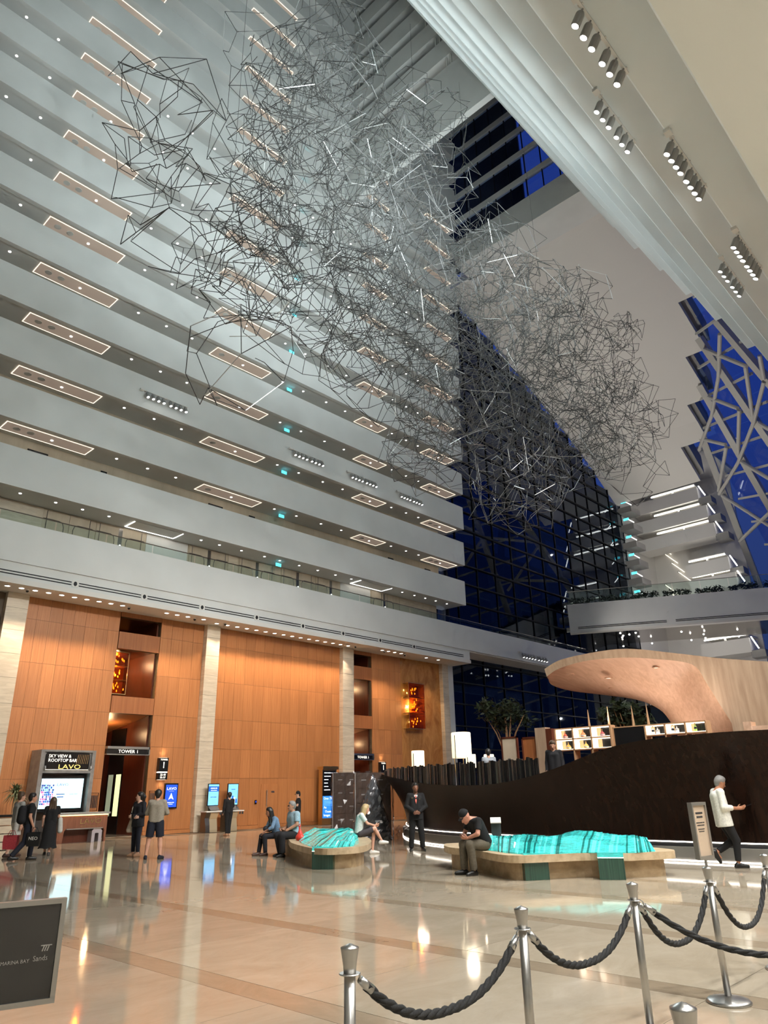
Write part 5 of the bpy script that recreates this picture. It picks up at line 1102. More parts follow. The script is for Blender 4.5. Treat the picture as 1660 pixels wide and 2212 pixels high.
def person(label, loc, face, J, sk, hair, top, legs, shoes, H=1.74, sleeve='short', legcut='long', extra=None, slim=1.0, hairstyle='short', headturn=0, headpitch=0, untuck=0, palm=(0, 0, 0), curl=(.5, .5), jacket=None, name='person', lean=0):
    """local frame: +x is where the person faces, +y is the person's left; J gives joint positions (metres for 1.74 m)"""
    S = H/1.74; t = thing(name, label, 'person', loc, math.radians(face)); t.scale = (S, S, S)
    D = dict(pel=(0, 0, .94), ch=(0, 0, 1.30), nk=(.0, 0, 1.48), hd=(.02, 0, 1.62), sL=(0, .175, 1.42), sR=(0, -.175, 1.42), eL=(-.02, .23, 1.13), eR=(-.02, -.23, 1.13), wL=(.05, .24, .88), wR=(.05, -.24, .88),
             hL=(0, .09, .90), hR=(0, -.09, .90), kL=(.02, .10, .49), kR=(.02, -.10, .49), aL=(-.02, .105, .085), aR=(-.02, -.105, .085), tL=(.16, .12, .03), tR=(.16, -.12, .03), fL=(1, 0, -.3), fR=(1, 0, -.3), nL=(0, -1, 0), nR=(0, 1, 0)); D.update(J)
    v = {k: Vector(x) for k, x in D.items()}; g = slim; mats = [skin(*sk)]
    # --- body, one continuous skin surface
    P = []
    for q in (-1, 1): P.append(cone(v['pel']+Vector((0, q*.06, 0)), v['ch']+Vector((0, q*.07, .02)), .10*g, .105*g, k=.05))
    P += [cone(v['ch']+Vector((0, 0, .08)), v['nk'], .10*g, .06, k=.05), cone(v['nk']-Vector((0, 0, .03)), v['nk']*.35+v['hd']*.65, .055, .052, k=.02)]
    for s in 'LR':
        P += [cone(v['nk']*.4+v['s'+s]*.6-Vector((0, 0, .03)), v['s'+s], .06*g, .056*g, k=.03), cone(v['s'+s], v['e'+s], .052*g, .040*g, k=.02), cone(v['e'+s], v['w'+s], .040*g, .027*g, k=.015)]
        P += [cone(v['h'+s], v['k'+s], .085*g, .056*g, k=.03), cone(v['k'+s], v['k'+s]*.6+v['a'+s]*.4, .055*g, .052*g, k=.02), cone(v['k'+s]*.62+v['a'+s]*.38, v['a'+s], .052*g, .036, k=.02), cone(v['a'+s]-Vector((0, 0, .025)), v['a'+s]*.4+v['t'+s]*.6, .034, .022, k=.02)]
    yaw = math.radians(headturn); pit = math.radians(headpitch); hc = v['hd']
    R = Matrix.Rotation(yaw, 3, 'Z') @ Matrix.Rotation(pit, 3, 'Y')
    def hp(x, y, z): return hc + R @ Vector((x, y, z))
    # head: skull, jaw, nose, ears, brow
    for c, r in (((-.012, 0, .03), .088), ((-.03, 0, .02), .082), ((.02, 0, -.005), .076), ((.035, 0, -.045), .058), ((.045, 0, -.075), .042), ((.0, 0, .06), .075)): P.append(cone(hp(*c), hp(c[0]+.004, 0, c[2]+.004), r*.93, r*.93, k=.03))
    P += [cone(hp(.088, 0, .015), hp(.112, 0, -.022), .009, .015, k=.012), cone(hp(.078, -.03, .032), hp(.078, .03, .032), .014, .014, k=.015), cone(hp(.07, 0, -.055), hp(.088, 0, -.057), .018, .012, k=.012), cone(hp(.074, 0, -.094), hp(.08, 0, -.09), .02, .018, k=.015)]
    for q in (-1, 1): P += [cone(hp(-.004, q*.076, .022), hp(-.01, q*.084, -.014), .016, .011, k=.006)]
    parts = [(*blob(P, .0135), 0)]
    for i, s in enumerate('LR'): parts.append((*blob(hand_prims(v['w'+s], v['f'+s], v['n'+s], curl[i], 1 if s == 'R' else -1), .0058), 0))
    bo = link('body', mesh_from(parts, mats), t); bo.data.name = 'body'
    ev = []
    for q in (-1, 1):
        e = MB().lathe([(.0, -.009), (.007, -.005), (.009, 0), (.007, .005), (.0, .009)], 8).build('eye', EYE, bo, True); e.location = hp(.081, q*.031, .012)
        b = MB().bar(hp(.086, q*.018, .035), hp(.08, q*.048, .033), .006, .007).build('eyebrow', hair, bo)
    MB().bar(hp(.0985, -.02, -.056), hp(.0985, .02, -.056), .006, .009).build('mouth', LIP, bo)
    def add(nm, prims, m_, res=.0145):
        V, F = blob(prims, res); return link(nm, mesh_from([(V, F, 0)], [m_]), t)
    # --- hair
    if hairstyle:
        Hh = [cone(hp(-.02, 0, .045), hp(-.03, 0, .03), .098, .094, k=.02), cone(hp(.02, 0, .085), hp(-.03, 0, .07), .062, .075, k=.02), cone(hp(-.05, 0, -.02), hp(-.045, 0, -.05), .07, .055, k=.02)]
        if hairstyle == 'short': Hh += [minus(hp(.085, 0, -.035), (.085, .105, .095)), minus(hp(.01, .09, -.03), (.05, .03, .045)), minus(hp(.01, -.09, -.03), (.05, .03, .045))]
        if hairstyle == 'pony': Hh += [cone(hp(-.10, 0, .05), hp(-.14, 0, .0), .045, .04, k=.02), cone(hp(-.14, 0, .0), hp(-.13, 0, -.16), .04, .02, k=.02), minus(hp(.085, 0, -.03), (.085, .1, .1))]
        if hairstyle in ('long', 'longest'):
            z1 = -.24 if hairstyle == 'long' else -.36
            for q in (-.055, 0, .055): Hh.append(cone(hp(-.055, q, .02), hp(-.085, q*1.5, z1), .055, .04, k=.03))
            for q in (-1, 1): Hh.append(cone(hp(.0, q*.075, .03), hp(.0, q*.095, z1*.8), .03, .026, k=.02))
            Hh.append(minus(hp(.09, 0, -.06), (.085, .068, .13)))
        if hairstyle == 'bald': Hh = [cone(hp(-.05, 0, -.01), hp(-.045, 0, -.05), .066, .054, k=.02)]
        add('hair', Hh, hair, .011)
    # --- clothes
    dz = Vector((0, 0, 1))
    T = []
    hem = v['pel']+(v['pel']-v['ch']).normalized()*(.02+untuck)
    for q in (-1, 1): T.append(cone(hem+Vector((0, q*.065, 0)), v['ch']+Vector((0, q*.078, .03)), (.14 if untuck else .122)*g, .118*g, True, False, .05))
    T += [cone(v['ch']+Vector((0, 0, .06)), v['nk']-Vector((0, 0, .035)), .115*g, .068, k=.05)]
    sf = {'short': .72, 'none': .12, 'threeq': 1.0, 'long': 1.0}[sleeve]
    for s in 'LR':
        T += [cone(v['nk']*.4+v['s'+s]*.6-Vector((0, 0, .025)), v['s'+s], .068*g, .068*g, k=.03), cone(v['s'+s], v['s'+s]*(1-sf)+v['e'+s]*sf, .068*g, .062*g if sf < .9 else .056*g, False, sf < .9, .02)]
        if sleeve == 'long': T.append(cone(v['e'+s], v['e'+s]*.04+v['w'+s]*.96, .056*g, .040*g, False, True, .02))
        if sleeve == 'threeq': T.append(cone(v['e'+s], v['e'+s]*.5+v['w'+s]*.5, .056*g, .050*g, False, True, .02))
    T.append(minus(v['nk']+Vector((.03, 0, .035)), (.06, .055, .05)))
    add('jacket' if jacket else 'shirt', T, top)
    if legcut != 'none':
        L = [cone(v['pel']+Vector((0, -.065, .03)), v['pel']+Vector((0, .065, .03)), .112*g, .112*g, k=.04)]
        for s in 'LR':
            if legcut == 'shorts': kk = v['h'+s]*.14+v['k'+s]*.86; L.append(cone(v['h'+s]*1.0, kk, .112*g, .095*g, False, True, .03))
            elif legcut == 'tight': L += [cone(v['h'+s], v['k'+s], .10*g, .072*g, k=.03), cone(v['k'+s], v['k'+s]*.1+v['a'+s]*.9, .072*g, .056, False, True, .02)]
            else: L += [cone(v['h'+s], v['k'+s], .105*g, .078*g, k=.03), cone(v['k'+s], v['k'+s]*.02+v['a'+s]*.98-Vector((0, 0, .0)), .078*g, .064*g, False, True, .02)]
        add({'shorts': 'shorts', 'tight': 'leggings'}.get(legcut, 'trousers'), L, legs)
    for s in 'LR':
        a, to = v['a'+s], v['t'+s]; d = (to-a); d.z = 0 if abs(d.z) < .12 else d.z; d = d.normalized(); back = a-d*.055; upn = Vector((0, 0, 1)) if abs(d.z) < .3 else (Vector((0, 0, 1))-d*d.z).normalized()
        sole = a-upn*.055
        add('shoe', [cone(sole-d*.05, sole+d*.175, .037, .034, k=.03), cone(a-d*.02-upn*.02, sole+d*.12+upn*.012, .046, .032, k=.03), cone(sole-d*.05-upn*.0, sole+d*.05, .038, .041, k=.02)], shoes, .0115)
    if extra: extra(t, v, add, hp)
    return t
def phone_at(t, p, tilt=.6, lab=None):
    o = MB().box(-.07, .07, -.036, .036, -.004, .004).build('phone', 'black', t, loc=p); o.rotation_euler = (0, -tilt, 0); return o
def cap_on(col):
    def f(t, v, add, hp):
        add('cap', [cone(hp(-.02, 0, .06), hp(-.03, 0, .055), .098, .098, k=.02), cone(hp(.0, 0, .095), hp(-.03, 0, .095), .07, .07, k=.02), keep(hp(0, 0, .045), hp(0, 0, 1)-hp(0, 0, 0))], col, .01)
        add('cap_brim', [cone(hp(.08, -.035, .052), hp(.08, .035, .052), .034, .034, k=.01), cone(hp(.12, -.03, .045), hp(.12, .03, .045), .03, .03, k=.02), keep(hp(.1, 0, .041), (hp(0, 0, 1)-hp(0, 0, 0))), keep(hp(.1, 0, .056), (hp(0, 0, -1)-hp(0, 0, 0)))], col, .006)
    return f
BLACKC = cloth((18, 18, 20)); NAVYC = cloth((22, 26, 40)); HB = mat('hair_black', (.012, .010, .009), .45); HG = mat('hair_grey', (.22, .21, .20), .5); HBR = mat('hair_brown', (.07, .04, .02), .5); HBL = mat('hair_blond', (.46, .34, .17), .5)
SHB = mat('shoe_black', (.012, .012, .012), .35); SHT = mat('shoe_tan', lin(170, 130, 100), .5); SHW = mat('shoe_white', lin(214, 212, 206), .5); SHBR = mat('shoe_brown', lin(70, 46, 36), .45)
# 1 guard
def guard_extra(t, v, add, hp):
    k = MB(); k.v = [(.112, -.05, 1.44), (.112, .05, 1.44), (.128, 0, 1.20)]; k.f = [(0, 2, 1)]; k.build('shirt_front', cloth((226, 226, 226)), t)
    k = MB(); k.v = [(.122, -.018, 1.42), (.122, .018, 1.42), (.135, .022, 1.27), (.138, 0, 1.21), (.135, -.022, 1.27)]; k.f = [(0, 1, 2, 3, 4)]; k.build('tie', cloth((214, 110, 96)), t)
    add('jacket_skirt', [cone((0, -.07, .80), (0, -.075, 1.05), .135, .122, True, False, .05), cone((0, .07, .80), (0, .075, 1.05), .135, .122, True, False, .05)], BLACKC)
    for p in ((.12, .09, 1.33), (.12, -.1, 1.36)): MB().box(-.004, .004, -.03, .03, -.008, .008).build('badge', 'gold', t, loc=p)
person('person in black suit and pink tie standing with clasped hands before the bronze hull', (16.6, 14.63, 0), -134, dict(eL=(.03, .27, 1.14), eR=(.03, -.27, 1.14), wL=(.2, .06, .99), wR=(.2, -.05, .99), fL=(.35, -1, -.2), fR=(.35, 1, -.2), nL=(-1, 0, 0), nR=(-1, 0, 0), kL=(.01, .13, .49), kR=(.01, -.13, .49), aL=(-.02, .16, .085), aR=(-.02, -.16, .085), tL=(.15, .2, .03), tR=(.15, -.2, .03)), ('deep', (118, 78, 58)), HB, BLACKC, BLACKC, SHB, 1.78, 'long', jacket=True, extra=guard_extra, slim=1.06, headturn=6)
# 2 man in white shirt, walking with phone
def ws_extra(t, v, add, hp): phone_at(t, (.43, -.07, 1.16), .3)
person('person in loose white shirt and black trousers walking right while reading a phone', (16.62, 6.0, 0), -50, dict(pel=(-.10, 0, .95), ch=(-.13, 0, 1.30), nk=(-.10, 0, 1.48), hd=(-.03, 0, 1.60), sL=(-.12, .18, 1.42), sR=(-.12, -.18, 1.42), eL=(-.13, .24, 1.13), eR=(-.13, -.24, 1.13), wL=(.26, .10, 1.10), wR=(.25, -.10, 1.10), fL=(1, -.2, .1), fR=(1, .2, .1), nL=(0, -1, .3), nR=(0, .6, .8), hL=(-.10, .09, .91), hR=(-.10, -.09, .91), kR=(.06, -.09, .50), aR=(.02, -.09, .085), tR=(.21, -.10, .03), kL=(.07, .09, .50), aL=(-.30, .10, .28), tL=(-.20, .10, .11)), ('tan', (176, 122, 92)), HG, cloth((226, 226, 218)), BLACKC, SHB, 1.76, 'threeq', 'tight', extra=ws_extra, headpitch=28, untuck=.16, curl=(.7, .8), slim=1.08)
# 3 man with cap on the long bench
def sit(feet=.42, seat=.45, **k):
    z = seat+.09
    D = dict(pel=(0, 0, z+.03), ch=(.06, 0, z+.38), nk=(.12, 0, z+.55), hd=(.19, 0, z+.66), sL=(.08, .18, z+.48), sR=(.08, -.18, z+.48), eL=(.14, .24, z+.2), eR=(.14, -.24, z+.2), wL=(.36, .12, z+.12), wR=(.36, -.12, z+.12), hL=(.03, .09, z), hR=(.03, -.09, z), kL=(.44, .12, z-.02), kR=(.44, -.12, z-.02), aL=(.44, .12, .085), aR=(.44, -.12, .085), tL=(.62, .14, .03), tR=(.62, -.14, .03), fL=(1, -.3, .1), fR=(1, .3, .1), nL=(0, -.6, .6), nR=(0, .6, .6)); D.update(k); return D
def capman(t, v, add, hp): cap_on(BLACKC)(t, v, add, hp); phone_at(t, (.50, .0, .70), .6)
person('person in black cap and black polo hunched over a phone on the long glass bench', (12.98, 9.62, 0), 158, sit(pel=(0, 0, .56), ch=(.16, 0, .86), nk=(.29, 0, 1.0), hd=(.40, 0, 1.04), sL=(.20, .18, .96), sR=(.20, -.18, .96), eL=(.28, .25, .74), eR=(.28, -.25, .74), wL=(.40, .07, .66), wR=(.40, -.07, .66), kL=(.40, .13, .54), kR=(.40, -.13, .54), aL=(.34, .14, .085), aR=(.40, -.14, .085), tL=(.52, .18, .03), tR=(.58, -.18, .03)), ('pink', (196, 140, 118)), HB, BLACKC, cloth((92, 84, 70)), SHB, 1.78, 'short', extra=capman, hairstyle=None, headpitch=45, curl=(.8, .8), slim=1.1)
# 4, 5 couple
def womanbag(t, v, add, hp): add('handbag', [cone((.18, -.12, .70), (.32, -.12, .72), .075, .08, k=.03), keep((0, -.02, 0), (0, -1, 0))], cloth((46, 46, 50)))
person('person with long dark hair and blue top sitting on the left glass bench', (13.75, 17.35, 0), 165, sit(ch=(.10, 0, .90), nk=(.19, 0, 1.07), hd=(.27, 0, 1.18), sL=(.14, .15, 1.0), sR=(.14, -.15, 1.0), eL=(.24, .2, .76), eR=(.24, -.2, .76), wL=(.42, .08, .66), wR=(.40, -.08, .58), fL=(.6, 0, -1), fR=(.7, 0, -1), aL=(.40, .12, .085), aR=(.52, -.10, .085), tL=(.56, .14, .03), tR=(.68, -.12, .03)), ('tan2', (150, 104, 80)), HB, cloth((112, 142, 172)), cloth((30, 30, 36)), SHBR, 1.62, 'threeq', extra=womanbag, hairstyle='longest', headpitch=12, slim=.94)
def manglasses(t, v, add, hp):
    MB().bar(hp(.098, -.05, .014), hp(.098, .05, .014), .03, .004, (1, 0, 0)).build('glasses', 'blackm', t)
person('person with grey hair, glasses and pale blue polo sitting on the left bench', (13.72, 16.55, 0), 168, sit(pel=(0, 0, .56), ch=(.03, 0, .92), nk=(.06, 0, 1.10), hd=(.10, 0, 1.23), sL=(.03, .19, 1.03), sR=(.03, -.19, 1.03), eL=(.06, .25, .78), eR=(.06, -.25, .76), wL=(.30, .12, .64), wR=(.28, -.14, .64), aL=(.40, .12, .085), aR=(.34, -.12, .085), tL=(.57, .15, .03), tR=(.51, -.15, .03)), ('tan3', (180, 132, 106)), HG, cloth((150, 176, 190)), cloth((26, 26, 30)), SHB, 1.76, 'short', extra=manglasses, slim=1.22)
# red plastic bag on the bench
t = thing('plastic_bag', 'red plastic carrier bag on the bench beside the person in pale blue polo', 'bag', (13.25, 15.75, .43)); V, F = blob([cone((0, 0, .08), (0, 0, .18), .10, .06, k=.03), cone((0, 0, .18), (.0, .03, .34), .035, .02, k=.03), cone((0, -.04, .07), (0, .05, .07), .09, .085, k=.03), keep((0, 0, 0), (0, 0, 1))], .012)
link('sack', mesh_from([(V, F, 0)], [mat('red_plastic', lin(226, 70, 58), .35, trans=0)]), t); MB().tube([(0, .03, .30), (0, .08, .36), (0, .02, .40), (0, -.02, .33)], .012, 6).build('handles', mat('red_plastic2', lin(220, 80, 66), .4), t)
# 6 blonde woman, cross-legged on the right end
person('person with blond hair and white tee sitting cross-legged on the left glass bench', (15.0, 15.35, 0), -40, sit(ch=(.06, 0, .90), nk=(.13, 0, 1.07), hd=(.21, 0, 1.17), eL=(.26, .18, .80), eR=(.24, -.2, .80), wL=(.46, .04, .72), wR=(.46, -.04, .74), kL=(.44, .06, .56), kR=(.46, -.05, .66), aL=(.40, .08, .085), aR=(.66, .02, .34), tL=(.56, .1, .03), tR=(.80, .02, .30)), ('fair', (214, 164, 140)), HBL, cloth((206, 216, 214)), cloth((66, 62, 66)), SHW, 1.68, 'short', 'shorts', hairstyle='long', headpitch=14, slim=.95)
# 7 person in black cap behind the couple
def cap7(t, v, add, hp): cap_on(BLACKC)(t, v, add, hp); phone_at(t, (.36, .1, 1.20), .5)
person('person in black cap and black tee standing with a phone before the timber wall', (21.4, 25.6, 0), 150, dict(eL=(.08, .22, 1.15), wL=(.28, .12, 1.18), fL=(1, -.2, .2), nL=(0, -.5, .8), wR=(.1, -.2, .92)), ('light', (206, 160, 134)), HB, BLACKC, BLACKC, SHB, 1.63, 'short', extra=cap7, hairstyle='short', headpitch=15, slim=.98)
# 8 man at kiosk
person('person all in black tapping the right kiosk screen', (18.75, 26.9, 0), 72, dict(wR=(.38, -.16, 1.30), eR=(.16, -.24, 1.18), fR=(1, 0, .3), nR=(0, .3, -1), kL=(.02, .06, .49), kR=(.0, -.06, .49), aL=(-.01, .05, .085), aR=(-.04, -.05, .085)), ('light2', (196, 150, 124)), HB, BLACKC, BLACKC, SHT, 1.66, 'long', 'long', hairstyle='short', headpitch=-8, slim=.95)
# 9 woman with tote bag
def tote(t, v, add, hp):
    phone_at(t, (.24, -.0, 1.06), 1.3)
    o = add('tote_bag', [cone((-.02, -.30, .72), (-.02, -.28, .95), .13, .07, k=.03), keep((0, -.36, 0), (0, 1, 0)), keep((0, -.2, 0), (0, -1, 0)), keep((0, 0, .64), (0, 0, 1))], cloth((196, 186, 170)))
    MB().tube([(.06, -.26, .95), (.08, -.2, 1.3), (0, -.18, 1.5), (-.08, -.2, 1.3), (-.06, -.27, .95)], .013, 6).build('tote_strap', cloth((196, 186, 170)), t)
person('person in black jacket and leggings with a cream tote bag and arms crossed', (11.26, 20.6, 0), 195, dict(eL=(.03, .25, 1.14), eR=(.03, -.25, 1.14), wL=(.2, -.06, 1.08), wR=(.2, .06, 1.04), fL=(.2, -1, 0), fR=(.2, 1, .2), nL=(-1, 0, 0), nR=(-1, 0, 0), kL=(.02, .08, .49), kR=(.02, -.09, .49), aL=(-.01, .09, .085), aR=(-.02, -.12, .085)), ('fair2', (214, 172, 150)), HB, cloth((20, 21, 28)), NAVYC, SHT, 1.69, 'long', 'tight', hairstyle='pony', extra=tote, headturn=-48, untuck=.12, slim=.96)
# 10 man with shorts, back to the camera
person('person in grey sweatshirt and dark shorts seen from behind beside the tote carrier', (11.08, 19.3, 0), 48, dict(eL=(.06, .27, 1.15), eR=(.06, -.27, 1.15), wL=(.24, .06, 1.12), wR=(.24, -.06, 1.10), fL=(.2, -1, 0), fR=(.2, 1, 0), nL=(-1, 0, 0), nR=(-1, 0, 0), kL=(.0, .15, .49), kR=(.0, -.15, .49), aL=(-.03, .19, .085), aR=(-.03, -.19, .085), tL=(.14, .24, .03), tR=(.14, -.24, .03), hL=(0, .10, .9), hR=(0, -.10, .9)), ('light3', (200, 150, 126)), HB, cloth((146, 138, 124)), NAVYC, NAVYC, 1.74, 'long', 'shorts', slim=1.12)
# 11 woman in long black dress
def dress(t, v, add, hp):
    rows = [[(math.cos(a)*r+ox, math.sin(a)*r*1.15, z) for a in [6.283*j/28 for j in range(28)]] for z, r, ox in ((1.05, .125, 0), (.92, .165, 0), (.75, .18, .0), (.5, .20, -.01), (.3, .225, -.01), (.22, .24, -.02))]
    rows[-1] = [(x*(1+.05*math.sin(j*1.9)), y*(1+.05*math.cos(j*2.3)), z+.02*math.sin(j*1.3)) for j, (x, y, z) in enumerate(rows[-1])]
    MB().grid(rows, True).build('skirt', BLACKC, t, True)
    add('folded_jacket', [cone((.12, -.27, 1.06), (.14, -.30, .72), .075, .085, k=.04), cone((.2, -.22, 1.05), (.2, -.26, .82), .06, .06, k=.04)], cloth((196, 196, 190)))
person('person with long dark hair in a long black dress facing the bright screen', (10.0, 23.55, 0), 62, dict(eR=(.04, -.22, 1.15), wR=(.2, -.2, 1.08), fR=(1, 0, 0), nR=(0, .3, 1), aL=(.1, .07, .085), tL=(.26, .1, .03), aR=(-.1, -.07, .085), tR=(.06, -.08, .03), kL=(.08, .08, .49), kR=(-.02, -.08, .49)), ('fair3', (206, 160, 136)), HBR, BLACKC, BLACKC, mat('shoe_bw', lin(70, 68, 66), .5), 1.60, 'short', 'none', hairstyle='long', extra=dress, slim=.95)
# 12 man with backpack
def backpack(t, v, add, hp):
    add('backpack', [cone((-.20, -.06, 1.05), (-.20, -.05, 1.32), .12, .11, k=.04), cone((-.20, .06, 1.05), (-.20, .05, 1.32), .12, .11, k=.04)], cloth((24, 24, 28)))
    for q in (-1, 1): MB().tube([(-.12, q*.11, 1.42), (.04, q*.12, 1.47), (.12, q*.12, 1.35), (.10, q*.14, 1.15), (-.08, q*.15, 1.0)], .016, 6).build('shoulder_strap', cloth((24, 24, 28)), t)
person('person in black tee with black backpack walking right and carrying a black shopping bag', (8.85, 22.3, 0), -12, dict(wR=(.1, -.25, .86), fR=(.1, 0, -1), nR=(0, 1, 0), kL=(.18, .09, .5), aL=(.16, .1, .085), tL=(.33, .1, .03), kR=(-.04, -.09, .49), aR=(-.34, -.1, .12), tR=(-.2, -.1, .04)), ('light4', (190, 140, 114)), HB, BLACKC, NAVYC, SHB, 1.72, 'short', 'long', hairstyle='short', extra=backpack, slim=1.04)
def carrier(name, label, x, y, z, w, h, d, rz, col, handle, word=None):
    t = thing(name, label, 'bag', (x, y, z), rz); mt = cloth(col, .5)
    rows = [[(px*w/2*s, py*d/2*s, zz) for px, py in ((-1, -1), (1, -1), (1, 1), (-1, 1))] for zz, s in ((0, .9), (h*.5, 1.02), (h, .98))]
    b = MB().grid(rows, True); b.f.append((0, 1, 2, 3)); b.build('sack', mt, t)
    for q in (-1, 1): MB().tube([(-w*.22, q*d*.4, h), (-w*.1, q*d*.2, h+handle), (w*.1, q*d*.2, h+handle), (w*.22, q*d*.4, h)], .008, 6).build('handle', mt, t)
    if word: text_mesh('lettering', word, .12, 'whitepaint', t, (0, -d/2*1.02-.002, h*.55), (math.pi/2, 0, 0), ext=.001)
carrier('shopping_bag', 'black shopping bag with white lettering held by the backpack carrier', 8.94, 22.0, .36, .36, .36, .12, math.radians(-46), (16, 18, 20), .12, 'NEO')
# 13 man in grey, far left
person('person in grey top and pale shorts walking behind the backpack carrier', (9.15, 23.9, 0), 5, dict(wL=(.02, .26, .86), wR=(.0, -.28, .86), fR=(0, 0, -1), kL=(.12, .09, .5), aL=(.1, .1, .085), tL=(.27, .1, .03), kR=(-.04, -.09, .49), aR=(-.24, -.1, .1), tR=(-.09, -.1, .04)), ('light5', (204, 158, 134)), HBR, cloth((150, 150, 146)), cloth((196, 194, 188)), SHBR, 1.76, 'short', 'shorts', hairstyle='short', slim=1.06)
carrier('shopping_bag', 'pink-red shopping bag at the left edge beside the backpack carrier', 8.62, 22.75, .28, .42, .36, .14, math.radians(-60), (206, 74, 84), .12)
# 14 receptionist, 15 bartender, 16 seated guest, 17 walker on the gallery
person('person in dark jacket sitting behind the reception counter at the left edge', (9.85, 28.75, 0), -80, sit(seat=.62, ch=(.06, 0, 1.10), nk=(.1, 0, 1.27), hd=(.14, 0, 1.38)), ('light6', (200, 156, 132)), HB, cloth((34, 36, 44)), BLACKC, SHB, 1.68, 'long')
person('person in dark shirt tending the bar behind the bronze hull', (19.0, 11.4, 1.15), 200, dict(hd=(.05, 0, 1.61)), ('light7', (206, 158, 130)), HBR, cloth((22, 22, 26)), BLACKC, SHB, 1.70, 'long', headpitch=24)
person('person in pale shirt seen from behind among the lanterns', (20.6, 14.85, 1.15), 45, dict(), ('light8', (190, 146, 120)), HB, cloth((150, 156, 164)), BLACKC, SHB, 1.68, 'long')
person('person in dark clothes looking down from the glazed walkway beside the bridge', (52.1, 30.3, 10.62), -120, dict(), ('light9', (196, 150, 126)), HB, BLACKC, BLACKC, SHB, 1.74, 'long')

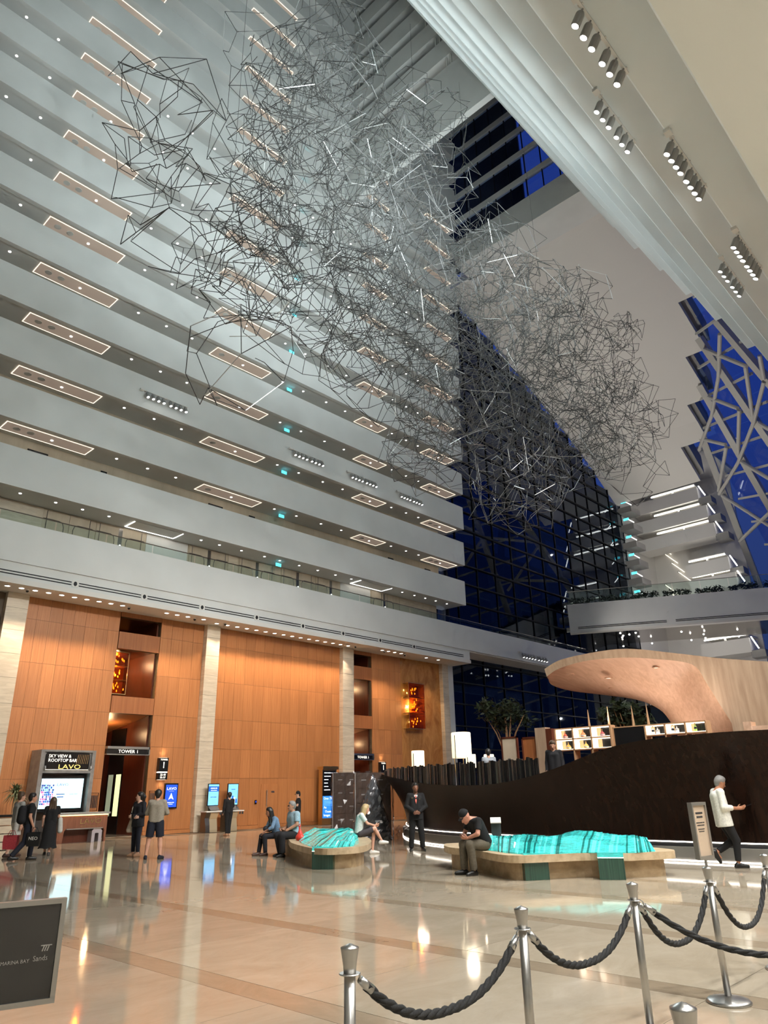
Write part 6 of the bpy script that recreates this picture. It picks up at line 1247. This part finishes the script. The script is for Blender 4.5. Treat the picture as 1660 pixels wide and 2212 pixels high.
# ================================================================== HANGING WIRE CLOUD
# cells of a body-centred lattice (truncated octahedra), stretched and jittered, kept where a set of lobes is thick enough
def wire_cloud():
    rng = np.random.RandomState(4)
    LOBES = [((6.9, 14.5, 19.5), (1.5, 1.8, 2.0)), ((8.8, 14.5, 16.3), (2, 2.2, 2.6)), ((8.8, 14.5, 13.4), (1.2, 1.3, 1.4)), ((10.8, 14.5, 20.9), (2.6, 2.6, 3.2)), ((11.2, 14.5, 24.8), (2.2, 2, 2.8)), ((13, 14.5, 27.6), (2, 2, 2.6)), ((12.9, 14.5, 18.4), (3, 3, 3.6)),
             ((16.2, 14.5, 23), (3.2, 3, 4)), ((17.8, 14.5, 28.3), (2.2, 2, 2.8)), ((16, 14.5, 17), (3.2, 3, 3.4)), ((17.8, 14.5, 14), (2.4, 2.4, 2.0)), ((21.8, 14.5, 21.8), (3.6, 3, 4)), ((22.3, 14.5, 16), (3.4, 3, 3.6)), ((23, 14.5, 13), (2.6, 2.4, 1.8)), ((28.5, 14.5, 23.5), (3, 2.6, 4)), ((27.3, 14.5, 18), (3.4, 3, 4)), ((34.6, 14.4, 24.6), (2.4, 2, 3.2)), ((33.2, 14.4, 19.5), (2.8, 2.2, 3))]
    def field(p):
        f = np.zeros(len(p))
        for c, r in LOBES: f = np.maximum(f, 1-np.sqrt((((p-np.array(c))/np.array(r))**2).sum(1)))
        return f
    segs = []
    for cell, thr_lo, thr_hi, n_off in ((2.5, .16, .8, 1), (1.8, .24, 2, 2)):
        L = cell
        for o in range(n_off):
            off = rng.uniform(0, L, 3); base = np.array([3., 9., 9.])+off
            nx, ny, nz = (int(36/L), int(11/L), int(24/L))
            # truncated octahedron vertices: permutations of (0, +-1, +-2)/4 around each lattice point -> edges between vertices at distance sqrt(2)/4
            vset = {}; edges = set()
            perm = [p for p in __import__('itertools').product((-2, -1, 0, 1, 2), repeat=3) if sorted(map(abs, p)) == [0, 1, 2]]
            pe = [(a, b) for i, a in enumerate(perm) for b in perm[i+1:] if sum((x-y)**2 for x, y in zip(a, b)) == 2]
            cells = [(4*i, 4*j, 4*k) for i in range(nx) for j in range(ny) for k in range(nz)] + [(4*i+2, 4*j+2, 4*k+2) for i in range(nx-1) for j in range(ny-1) for k in range(nz-1)]
            cc = base+np.array(cells)*L/4; fv = field(cc); keepc = (fv > thr_lo) & (fv < thr_hi) & (rng.rand(len(fv)) < (.78 if cell > 2 else .58))
            for c in np.array(cells)[keepc]:
                for a, b in pe:
                    p, q = tuple(c+np.array(a)), tuple(c+np.array(b)); edges.add((min(p, q), max(p, q)))
            vs = sorted({v for e in edges for v in e}); pos = {}
            if not vs: continue
            P = base+np.array(vs)*L/4
            w = np.stack([np.sin(P[:, 1]*.9+P[:, 2]*.5+o), np.sin(P[:, 2]*.8+P[:, 0]*.6+2*o), np.sin(P[:, 0]*.7+P[:, 1]*.9+o*3)], 1)*.35*L/2
            P = P+w+rng.normal(0, .13*L, P.shape)
            pos = dict(zip(vs, P))
            for a, b in edges:
                if rng.rand() < .86: segs.append((pos[a], pos[b]))
    return segs
segs = wire_cloud()
M['wire'] = mat('dull_steel_wire', (.05, .049, .047), .55, .1)
M['wirebright'] = mat('bright_steel_wire', (.55, .55, .54), .45, .8)
wc = thing('wire_sculpture', 'huge hanging cloud of thin steel rods in many-sided cells filling the upper hall', 'sculpture', (22, 16, 22))
rod = MB().tube([(0, 0, 0), (0, 0, 1)], .0125, 5, False).mesh('rod', 'wire'); rodb = MB().tube([(0, 0, 0), (0, 0, 1)], .013, 5, False).mesh('rod', 'wirebright')
segs.sort(key=lambda s: float(np.linalg.norm((s[0]+s[1])/2-np.array([0, 0, 1.6]))/ (np.linalg.norm(s[0]-s[1])+.2)))
rs = random.Random(1); mb = MB(); mb2 = MB()
for i, (a, b) in enumerate(segs):
    a = Vector(a)-Vector((22, 16, 22)); b = Vector(b)-Vector((22, 16, 22))
    if i < 280:
        o = link('rod', rodb if rs.random() < .05 else rod, wc, a); d = b-a; o.rotation_mode = 'QUATERNION'; o.rotation_quaternion = d.to_track_quat('Z', 'Y'); o.scale = (1, 1, d.length)
    else: (mb2 if rs.random() < .035 else mb).tube([a, b], .0125, 3, False)
o = mb.build('rod_network', 'wire', wc); o['kind'] = 'stuff'; o = mb2.build('bright_rod_network', 'wirebright', wc); o['kind'] = 'stuff'
print('rods', len(segs))
for i, (x, y, z) in enumerate(((9, 14.5, 20), (13, 14.5, 29), (18, 14.6, 30), (22, 14.8, 25), (28, 14.8, 26))):
    MB().tube([(x-22, y-16, z-22), (x-22, y-16, 13.5)], .008, 4, False).build('suspension_cable', 'wire', wc)
